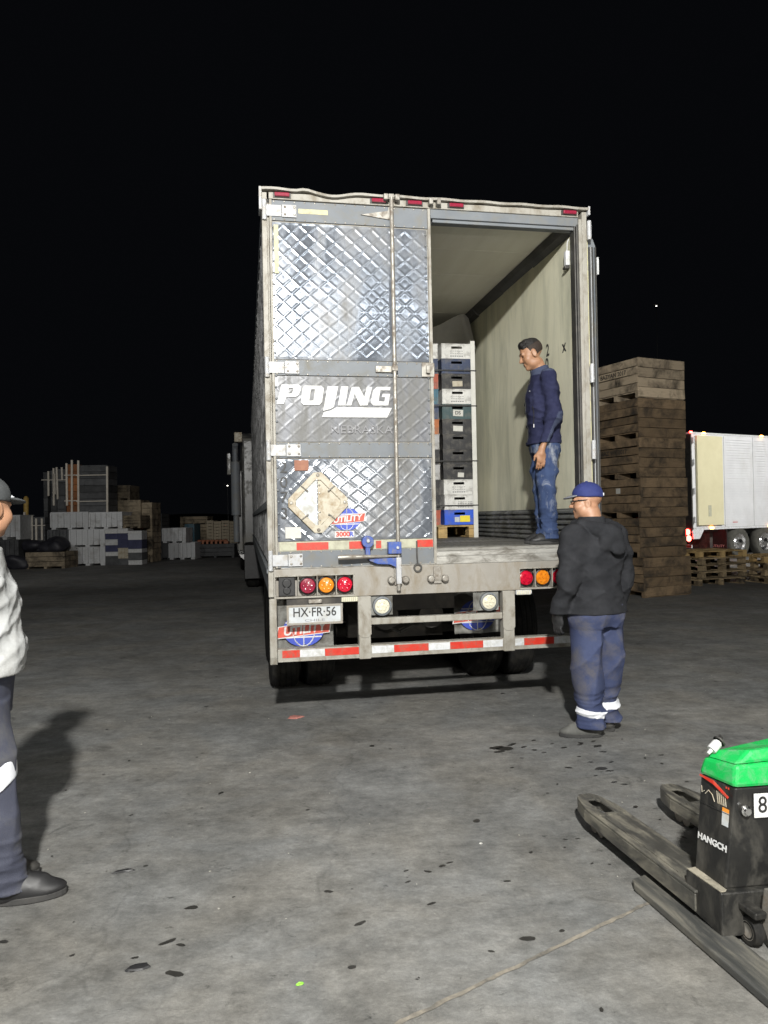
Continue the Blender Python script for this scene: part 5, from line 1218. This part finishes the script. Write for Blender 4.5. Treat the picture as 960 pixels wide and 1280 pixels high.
# --- man at the picture's edge in a pale jacket and grey cap
m_pale = mat("pale_jacket", (.36, .37, .37), (.47, .48, .475), scale=5, rough=.85, bump=.2, bscale=160, dirt=(.25, .245, .23), damt=.2, dscale=4)
m_greycap = mat("grey_cap", (.05, .055, .058), (.075, .08, .083), scale=20, rough=.85, bump=.2, bscale=250)
m_trous = mat("slate_trousers", (.036, .040, .062), (.062, .067, .095), scale=5, rough=.8, bump=.2, bscale=200, dirt=(.10, .10, .10), damt=.12, dscale=5)
LM = thing("person", "person in pale jacket and grey cap with folded arms, cut off by the frame edge", "person", (-1.75, 3.13, .002), rad(-70))
hc = np.array((.0, .045, 1.645)); HR = rotm(rad(52), rad(6))
v = Vol((-.40, -.30, .02), (.40, .36, 1.80), .006)
v.loft([(.82, 0, 0, .16, .12), (1.0, 0, .01, .16, .13), (1.2, 0, 0, .17, .13), (1.40, 0, -.01, .18, .11), (1.46, 0, -.01, .11, .09)], .03)
v.cap((0, -.01, 1.41), (0, .015, 1.57), .068, .062, .03); head_prims(v, hc, HR, 1.05)
SH, EL = [(-.20, -.01, 1.385), (.20, -.01, 1.385)], [(-.265, -.03, 1.10), (.265, -.04, 1.10)]
WR = [(-.07, .125, 1.03), (.06, .125, 1.05)]
for i, s in enumerate((-1, 1)):
    v.chain([SH[i], EL[i], WR[i]], [.05, .042, .03], .02)
    v.chain([(s * .09, .0, .88), (s * .095, .012 if s < 0 else .065, .48), (s * .098, -.01 if s < 0 else .11, .08)], [.08, .055, .04], .03)
hand(v, (.045, .115, 1.052), (-1, .12, .05), (-.1, -1, 0), (0, .2, 1), 1.0, .4); hand(v, (-.055, .11, 1.032), (1, .05, .05), (.1, -1, 0), (0, .2, 1), 1.0, .4)
v.build("body", m_skin2, LM); eyes(LM, hc, HR, m_skin2)
v = Vol((-.18, -.14, 1.58), (.18, .30, 1.82), .0045)
v.ell(C(0, -.012, .050), (.092, .112, .100), HR, .01); v.cut(C(0, 0, .030), HR @ np.array((0, .06, -1))); v.wrinkle(.003, 6, (30, 30, 30)); cp_ = v.build("cap", m_greycap, LM)
v = Vol((-.2, -.1, 1.56), (.2, .36, 1.80), .0045)
v.ell(C(0, .100, .048), (.080, .090, .013), rotm(rad(52), rad(8)), .01); br = v.build("cap_brim", m_greycap, cp_)
MB().box(-.03, .03, -.006, .006, 0, .002).build("cap_badge", m_reflect, br, tuple(C(.05, .075, .0625)), (.1, .25, .5))
v = Vol((-.13, -.14, 1.52), (.13, .1, 1.70), .0045)
v.ell(C(0, -.014, .030), (.0795, .1005, .085), HR, .01); v.cut(C(0, .0, 0), HR @ np.array((0, 1, -.05))); v.cut(C(0, 0, -.05), HR @ np.array((0, -.3, -1)))
for s in (-1, 1): v.ell(C(s * .08, -.006, -.012), (.03, .026, .04), HR, .004, 'sub')
v.build("hair", m_hair, LM)
v = Vol((-.46, -.32, .86), (.46, .38, 1.60), .0065)
v.loft([(.93, 0, .01, .215, .185), (1.0, 0, .015, .215, .195), (1.1, 0, .012, .21, .185), (1.22, 0, .005, .22, .175), (1.33, 0, -.005, .225, .15), (1.42, 0, -.01, .15, .12), (1.46, 0, -.005, .11, .10)], .03, 2.3)
for i in range(2): v.chain([SH[i], EL[i], WR[i]], [.096, .088, .064], .04)
v.loft([(1.40, 0, .0, .105, .10), (1.50, 0, .01, .09, .092)], .03)
v.wrinkle(.034, 41, (9, 9, 14), .92, 1.40); v.wrinkle(.012, 42, (22, 22, 26), .92, 1.42)
v.cut((0, 0, .945), (0, 0, -1)); v.cut((0, .02, 1.50), (0, .3, 1)); jk = v.build("jacket", m_pale, LM)
b = MB(); b.tube([(.17, .10, 1.44), (.19, .02, 1.465), (.18, -.07, 1.43)], .009, 6); b.tube([(.20, .11, 1.40), (.215, .02, 1.425), (.205, -.07, 1.40)], .004, 6); b.build("shoulder_piping", m_ink, jk)
v = Vol((-.28, -.26, .03), (.28, .26, 1.02), .0065)
v.loft([(.76, 0, 0, .185, .14), (.84, 0, -.01, .19, .155), (1.0, 0, 0, .18, .145)], .03, 2.4)
for s in (-1, 1): v.loft([(.045, s * .105, -.0, .085, .112), (.12, s * .105, -.008, .080, .100), (.28, s * .105, -.008, .082, .094), (.50, s * .10, .006, .088, .102), (.68, s * .095, .004, .098, .122), (.84, s * .09, 0, .10, .135)] if s < 0 else
    [(.045, .105, .115, .085, .112), (.12, .105, .105, .082, .100), (.28, .105, .085, .086, .096), (.50, .10, .065, .092, .104), (.68, .095, .03, .100, .124), (.84, .09, .0, .10, .135)], .02)
v.wrinkle(.026, 45, (10, 10, 7), .07, .92); v.wrinkle(.015, 46, (14, 14, 44), .0, .30); v.cut((0, 0, .05), (0, 0, -1)); tr = v.build("trousers", m_trous, LM)
v = Vol((-.02, -.14, .34), (.24, .16, .60), .006)
v.loft([(.34, .105, .080, .091, .101), (.50, .10, .065, .097, .109), (.60, .098, .047, .101, .117)], .0); v.wrinkle(.008, 47, (9, 9, 10)); v.cut((.1, 0, .40), (0, .75, -1)); v.cut((.1, 0, .50), (0, -.75, 1)); v.build("reflective_band", m_reflect, tr)
for s in (-1, 1): shoe("boot", m_darkmetal if s < 0 else m_black, LM, (s * .105, .0 if s < 0 else .125, .0), (s * .05, 1), .32, m_sole, wd=.052)

# ------------------------------------------------------------------ electric pallet truck (local: x across the forks, y toward the fork tips)
m_pj = mat("black_machine_paint", (.010, .010, .010), (.020, .020, .019), scale=6, rough=.34, dirt=(.055, .052, .044), damt=.26, dscale=9, dstretch=(1.2, 1.2, .6), drough=.75, bump=.08)
m_fork = mat("worn_fork_paint", (.055, .054, .049), (.105, .102, .09), scale=7, rough=.45, metal=.2, dirt=(.21, .195, .155), damt=.30, dscale=12, dstretch=(1.8, .35, 1), drough=.75, bump=.15)
m_green = mat("green_cover", (.005, .34, .06), (.01, .42, .085), scale=4, rough=.42, spec=.4, dirt=(.10, .33, .15), damt=.22, dscale=18, dstretch=(1, 1, 1), drough=.7, bump=.08, bscale=120)
m_dust = mat("dusty_ledge", (.24, .215, .165), (.36, .33, .26), scale=16, rough=.9, dirt=(.08, .075, .06), damt=.3, dscale=12)
PJ = thing("pallet_truck", "black electric pallet truck with green cover and low worn forks", "pallet truck", (1.16, 2.72, 0), rad(13.6))
def fork(u0):
    """tapered channel with a roller slot near the tip"""
    w = .172; b = MB(); L_ = 1.05; zt_, zb_ = .142, .062
    out = [(u0, .06), (u0 + w, .06), (u0 + w, L_ - .16), (u0 + w - .03, L_ - .03), (u0 + w - .055, L_), (u0 + .055, L_), (u0 + .03, L_ - .03), (u0, L_ - .16)]
    slot = [(u0 + .055, L_ - .24), (u0 + w - .055, L_ - .24), (u0 + w - .055, L_ - .10), (u0 + w - .07, L_ - .075), (u0 + .07, L_ - .075), (u0 + .055, L_ - .10)]
    b.prism([out, slot], zt_ - .012, zt_, 'xy')
    for i in range(len(out)):
        p, q = Vector((*out[i], 0)), Vector((*out[(i + 1) % len(out)], 0)); d = (q - p).normalized(); n = Vector((-d.y, d.x, 0)) * .009
        if i == 0: continue
        lo = [zb_ if max(out[i][1], 0) < .8 else zb_ + .012, zb_ if out[(i + 1) % 8][1] < .8 else zb_ + .012]
        b.add([(p.x, p.y, lo[0]), (q.x, q.y, lo[1]), (q.x + n.x, q.y + n.y, lo[1]), (p.x + n.x, p.y + n.y, lo[0]), (p.x, p.y, zt_ - .0125), (q.x, q.y, zt_ - .0125), (q.x + n.x, q.y + n.y, zt_ - .0125), (p.x + n.x, p.y + n.y, zt_ - .0125)],
              [(0, 3, 2, 1), (4, 5, 6, 7), (0, 1, 5, 4), (1, 2, 6, 5), (2, 3, 7, 6), (3, 0, 4, 7)])
    f = b.build("fork", m_fork, PJ, bevel=.004)
    MB().box(u0 + .03, u0 + w - .03, .2, L_ - .30, zt_ + .0003, zt_ + .003).build("fork_rib", m_fork, f)
    MB().box(u0 + .015, u0 + w - .015, L_ - .275, L_ - .262, zt_ + .0003, zt_ + .005).build("fork_rib", m_fork, f)
    for y in (L_ - .20, L_ - .14): MB().lathe([(0, -.028), (.030, -.028), (.032, -.022), (.032, .022), (.030, .028), (0, .028)], 'x', (0, 0, 0), 18).build("load_roller", m_rod, f, (u0 + w / 2, y, .034), smooth='auto')
fork(.0); fork(.475)
def hull(b, bot, top, mi=0):
    n = len(bot); b.add(list(bot) + list(top), [tuple(range(n - 1, -1, -1)), tuple(range(n, 2 * n))] + [(i, (i + 1) % n, n + (i + 1) % n, n + i) for i in range(n)], mi)
b = MB()   # skirt with its dusty ledge, then the leaning upper housing
hull(b, [(.004, .125, .062), (.022, -.062, .028), (.62, -.13, .03), (.64, .125, .06)], [(.010, .125, .195), (.026, -.055, .185), (.61, -.12, .185), (.63, .125, .195)])
hull(b, [(.045, .118, .197), (.058, -.035, .187), (.60, -.10, .187), (.61, .118, .197)], [(.072, .105, .562), (.098, -.052, .558), (.565, -.11, .558), (.575, .105, .562)])
hs_ = b.build("housing", m_pj, PJ, bevel=.006)
b = MB(); hull(b, [(.012, .12, .1955), (.028, -.05, .1865), (.05, -.05, .1865), (.044, .12, .1955)], [(.012, .12, .1985), (.028, -.05, .1895), (.058, -.045, .1905), (.048, .118, .2005)]); b.build("dusty_ledge", m_dust, hs_)
b = MB()
hull(b, [(.064, .112, .563), (.090, -.060, .560), (.575, -.118, .560), (.585, .112, .563)], [(.080, .100, .630), (.104, -.052, .640), (.56, -.105, .66), (.57, .10, .65)])
hull(b, [(.080, .100, .6302), (.104, -.052, .6402), (.56, -.105, .6602), (.57, .10, .6502)], [(.12, .085, .655), (.175, -.045, .69), (.55, -.09, .715), (.555, .09, .70)])
gc = b.build("cover", m_green, PJ, bevel=.014)
b = MB(); b.add([(.0705, .1062, .556), (.0715, .03, .548), (.0865, -.028, .512), (.0875, -.034, .520), (.0735, .03, .561), (.0725, .1062, .5615)], [(0, 1, 2, 3, 4, 5)])
o = b.build("red_stripe", m_red, hs_, (-.004, 0, 0)); md = o.modifiers.new("thick", 'SOLIDIFY'); md.thickness = .002
# decals on the leaning side: a frame whose x runs toward the viewer and y up the side
e1 = Vector((.098 - .072, -.157, -.004)).normalized(); e2 = (Vector((.072, .105, .562)) - Vector((.045, .118, .197))); nrm = e1.cross(e2).normalized(); e2 = nrm.cross(e1).normalized()
SideM = Matrix(((e1.x, e2.x, nrm.x), (e1.y, e2.y, nrm.y), (e1.z, e2.z, nrm.z)))
def side_at(u, w, off=.003): return Vector((.045, .118, .197)) + e1 * u + e2 * w + nrm * off
def side_text(name, s, size, m, u, w, **k):
    me = text_mesh(s, size, **k); me.materials.clear(); me.materials.append(m); o = put(name, me, hs_); o.matrix_local = Matrix.Translation(side_at(u, w, .009)) @ SideM.to_4x4(); return o
side_text("maker_lettering", "HANGCH", .033, m_letter, .083, .135, bold=.0012, sx=.95)
def side_quad(name, m, u0, u1, w0, w1, off=.003):
    o = MB().box(u0, u1, w0, w1, 0, .001).build(name, m, hs_); o.matrix_local = Matrix.Translation(side_at(0, 0, off)) @ SideM.to_4x4(); return o
side_quad("warning_sticker", m_plate, .118, .148, .215, .265); side_quad("warning_sticker", mat("orange_strip", (.70, .25, .03), (.75, .3, .05), rough=.5), .118, .148, .2655, .28)
b = MB()
for i in range(5): b.add([(.095 + i * .009, .285, .0), (.099 + i * .009, .285, .0), (.090 + i * .009, .33, .0), (.086 + i * .009, .33, .0)], [(0, 1, 2, 3)])
o = b.build("hatch_mark", m_cream, hs_); o.matrix_local = Matrix.Translation(side_at(0, 0, .003)) @ SideM.to_4x4(); md = o.modifiers.new("thick", 'SOLIDIFY'); md.thickness = .001
b = MB().tube([(.035, .30, 0), (.05, .318, 0), (.068, .308, 0), (.08, .285, 0)], .0016, 5).tube([(.016, .325, 0), (.02, .30, 0), (.03, .31, 0)], .0014, 5)
o = b.build("scratch", m_cream, hs_); o.matrix_local = Matrix.Translation(side_at(0, 0, .0025)) @ SideM.to_4x4()
for uu, ww in ((.128, .352), (.138, .352)): side_quad("red_mark", m_red, uu, uu + .006, ww, ww + .008)
# handle side: number card, key switch, drive wheel and guard
nb = Vector((.565 - .098, -.11 + .052, 0)).normalized(); RB = Matrix.Rotation(math.atan2(nb.y, nb.x), 4, 'Z')
def back_at(u, z): return Vector((.10, -.0545 - (0.558 - z) * -.045 - .006, z)) + nb * u
card = MB().box(-.033, .033, -.002, .0, -.044, .044).build("number_card", m_letter, hs_); card.matrix_local = Matrix.Translation(back_at(.098, .492)) @ RB
text("card_number", "8", .085, m_ink, card, (-.0, -.0028, .0), bold=.0004, sx=.9)
o = MB().lathe([(0, -.02), (.012, -.02), (.014, -.012), (.02, -.01), (.02, 0), (0, 0)], 'y', (0, 0, 0), 14).build("key_switch", m_chrome, hs_, smooth='auto'); o.matrix_local = Matrix.Translation(back_at(.032, .478)) @ RB
w = MB().lathe([(.05, -.035), (.10, -.038), (.115, -.03), (.118, 0), (.115, .03), (.10, .038), (.05, .035)], 'x', (0, 0, 0), 28).build("drive_wheel", m_tyre, PJ, (.31, -.16, .12), smooth='auto')
MB().lathe([(0, -.03), (.05, -.036), (.052, .036), (0, .03)], 'x', (0, 0, 0), 20).build("rim", m_dull, w, smooth='auto')
MB().prism([(-.30, .03), (-.14, .03), (-.10, .10), (-.12, .22), (-.24, .25), (-.31, .18)], .15, .17, 'yz').build("wheel_guard", m_rod, PJ, bevel=.006)
w = MB().lathe([(.025, -.018), (.048, -.02), (.055, 0), (.048, .02), (.025, .018)], 'x', (0, 0, 0), 22).build("caster", m_tyre, PJ, (.125, -.085, .056), smooth='auto')
MB().lathe([(0, -.012), (.034, -.019), (.034, .019), (0, .012)], 'x', (0, 0, 0), 14).build("rim", m_rod, w, smooth='auto')
MB().box(.09, .14, -.15, -.05, .125, .15).build("caster_fork", m_pj, PJ, bevel=.006)
MB().tube([(.33, -.10, .3), (.33, -.22, .55), (.33, -.36, .95), (.33, -.40, 1.1)], .022, 10).build("tiller", m_pj, PJ, smooth='auto')
MB().tube([(.18, -.42, 1.12), (.33, -.40, 1.1), (.48, -.42, 1.12)], .018, 10).box(.26, .40, -.45, -.37, 1.06, 1.16).build("tiller_head", m_pj, PJ, smooth='auto', bevel=.006)
o = MB().box(.004, .152, -.0012, .0012, 0, .0012).build("panel_seam", m_ink, hs_); o.matrix_local = Matrix.Translation(side_at(0, .262, .0035)) @ SideM.to_4x4()
MB().tube([tuple(back_at(.16, .52)), tuple(back_at(.17, .45) + Vector((0, -.03, 0))), tuple(back_at(.15, .33) + Vector((0, -.035, 0))), tuple(back_at(.18, .24))], .007, 8).build("cable", m_ink, PJ, smooth='auto')
# charger plug lying on the cover
CPg = thing("charger_plug", "white charging plug with dark cable loop lying on the green cover", "plug", (0, 0, 0)); CPg.location = Matrix.Translation((1.16, 2.72, 0)) @ Matrix.Rotation(rad(13.6), 4, 'Z') @ Vector((.115, .075, .6745)); CPg.rotation_euler = (rad(8), rad(-32), rad(25))
MB().lathe([(0, -.025), (.017, -.025), (.0185, -.02), (.0185, .014), (.014, .02), (0, .02)], 'x', (0, 0, 0), 18).lathe([(0, -.046), (.006, -.046), (.008, -.026), (0, -.026)], 'x', (0, 0, 0), 10).build("plug_body", m_letter, CPg, smooth='auto')
MB().lathe([(.022, .022), (.024, .024), (.024, .028), (.010, .034), (0, .034), (0, .021)], 'x', (0, 0, 0), 18).tube([(.03, 0, .0), (.05, .01, -.012), (.066, .03, -.022)], .006, 8).build("plug_cap", m_darkmetal, CPg, smooth='auto')
# flat bar lying alongside
b = MB(); u0, u1 = -.072, .066
b.prism([(u0 + .004, .36), (u0 + .02, .40), (u1 - .02, .425), (u1, .36), (u1 + .012, -1.2), (u0 - .008, -1.2)], .004, .034, 'xy')
o = b.build("steel_bar", mat("dull_bar", (.055, .057, .055), (.10, .10, .095), scale=5, stretch=(6, .6, 1), rough=.55, metal=.3, dirt=(.17, .16, .13), damt=.3, dscale=5, dstretch=(3, .4, 1), bump=.12), bevel=.005)
o.location = (1.16, 2.72, 0); o.rotation_euler = (0, 0, rad(13.6)); tag(o, "long dull grey flat bar lying on the concrete under the pallet truck", "bar")

# ------------------------------------------------------------------ what lies on the concrete
rng = random.Random(21)
def flake(x, y, r, asp, a, z=.0035, t=.0):
    n = 11; return [(x + math.cos(a) * px_ - math.sin(a) * py_, y + math.sin(a) * px_ + math.cos(a) * py_, z) for px_, py_ in
                    ((r * math.cos(q) * rng.uniform(.75, 1.2), r * asp * math.sin(q) * rng.uniform(.75, 1.2)) for q in [2 * math.pi * i / n for i in range(n)])]
def gpx(px, py):
    """where the ray through that point of the photograph's ground lands, worked out once for the litter's real positions"""
    d = rt * (px - 480) - upv * (py - 640) + fw * 915.9; t = -1.577 / d.z; return d.x * t, d.y * t
b = MB()
spots = [(620, 935, .055), (632, 936, .06), (640, 931, .03), (625, 940, .03), (655, 934, .018), (668, 938, .016), (680, 941, .014), (652, 948, .014), (690, 930, .015), (705, 935, .02), (747, 933, .03), (754, 940, .02), (752, 961, .03), (762, 964, .025), (724, 946, .012), (745, 970, .014),
         (711, 960, .02), (640, 960, .012), (667, 926, .016), (768, 978, .016), (780, 981, .018), (725, 931, .022), (742, 927, .02), (764, 953, .02), (738, 953, .012),
         (510, 1103, .035), (535, 1090, .05), (540, 1130, .04), (553, 1083, .03), (508, 1089, .03), (634, 1102, .045), (562, 1079, .03), (660, 1174, .05), (614, 1190, .03), (521, 1225, .018), (707, 1050, .02), (722, 1049, .022), (706, 1060, .012), (825, 1025, .02), (740, 1080, .018), (762, 1081, .016),
         (410, 1115, .035), (440, 1112, .012), (155, 1090, .05), (182, 1083, .02), (292, 1122, .02), (172, 1211, .055), (210, 1178, .07), (226, 1182, .04), (169, 1198, .03), (218, 1218, .06), (440, 1210, .035), (5, 1178, .04), (240, 1135, .05), (450, 1155, .05), (90, 1195, .03), (480, 1290, .05)]
m_oil = mat("oil_stain", (.012, .012, .011), (.045, .043, .038), scale=26, rough=.5, contrast=.8)
for px, py, r in spots:
    x, y = gpx(px, py); b.add(flake(x, y, r * (rng.uniform(1.0, 1.5) if py < 1000 else rng.uniform(.35, .6)), rng.uniform(.28, .6), rng.uniform(-.4, .8)), [tuple(range(11))])
for i in range(90):
    x, y = rng.uniform(-2.2, 2.6), rng.uniform(2.0, 9); r = rng.choice((.005, .008, .012, .02)); b.add(flake(x, y, r, rng.uniform(.4, .9), rng.uniform(0, 3)), [tuple(range(11))])
o = b.build("oil_spots", m_oil); o['kind'] = 'stuff'
b = MB()
for i in range(240):
    x, y = rng.uniform(-2.6, 3.2), rng.uniform(1.9, 11); r = rng.choice((.003, .004, .006)); h_ = r * rng.uniform(.3, .7)
    f_ = flake(x, y, r, rng.uniform(.5, .95), rng.uniform(0, 3), .001); n = len(f_); b.add(f_ + [(x + (p[0] - x) * .6, y + (p[1] - y) * .6, h_) for p in f_], [tuple(range(n, 2 * n))] + [(k, (k + 1) % n, n + (k + 1) % n, n + k) for k in range(n)])
o = b.build("grit", mat("pale_grit", (.25, .24, .21), (.50, .48, .43), scale=40, rough=.9)); o['kind'] = 'stuff'
def scrap(name, px, py, r, h_, m, label, cat, asp=.7):
    x, y = gpx(px, py); f_ = flake(0, 0, r, asp, .3, .001); n = len(f_); bb = MB(); bb.add(f_ + [(p[0] * .8, p[1] * .8, h_ * rng.uniform(.6, 1.2)) for p in f_], [tuple(range(n, 2 * n)), tuple(range(n - 1, -1, -1))] + [(k, (k + 1) % n, n + (k + 1) % n, n + k) for k in range(n)])
    o = bb.build(name, m); o.location = (x, y, .001); return tag(o, label, cat)
scrap("rag", 370, 897, .062, .012, mat("faded_red_rag", (.32, .12, .10), (.42, .18, .15), scale=30, rough=.9), "small faded red rag flattened on the concrete behind the trailer", "rag")
scrap("wrapper", 375, 1231, .014, .006, mat("lime_wrapper", (.22, .62, .05), (.3, .7, .08), scale=30, rough=.5), "tiny lime green wrapper on the concrete in front", "wrapper", .5)
scrap("peel", 155, 1090, .05, .008, m_black, "thin black rubber strip nearest the pale jacketed person's boot", "strip", .22)
scrap("peel", 172, 1211, .055, .010, m_black, "black rubber shard lying at the photo's lower left", "strip", .3)
scrap("paper_scrap", 601, 1055, .009, .004, m_paper, "tiny crumpled white paper scrap on open concrete", "scrap")
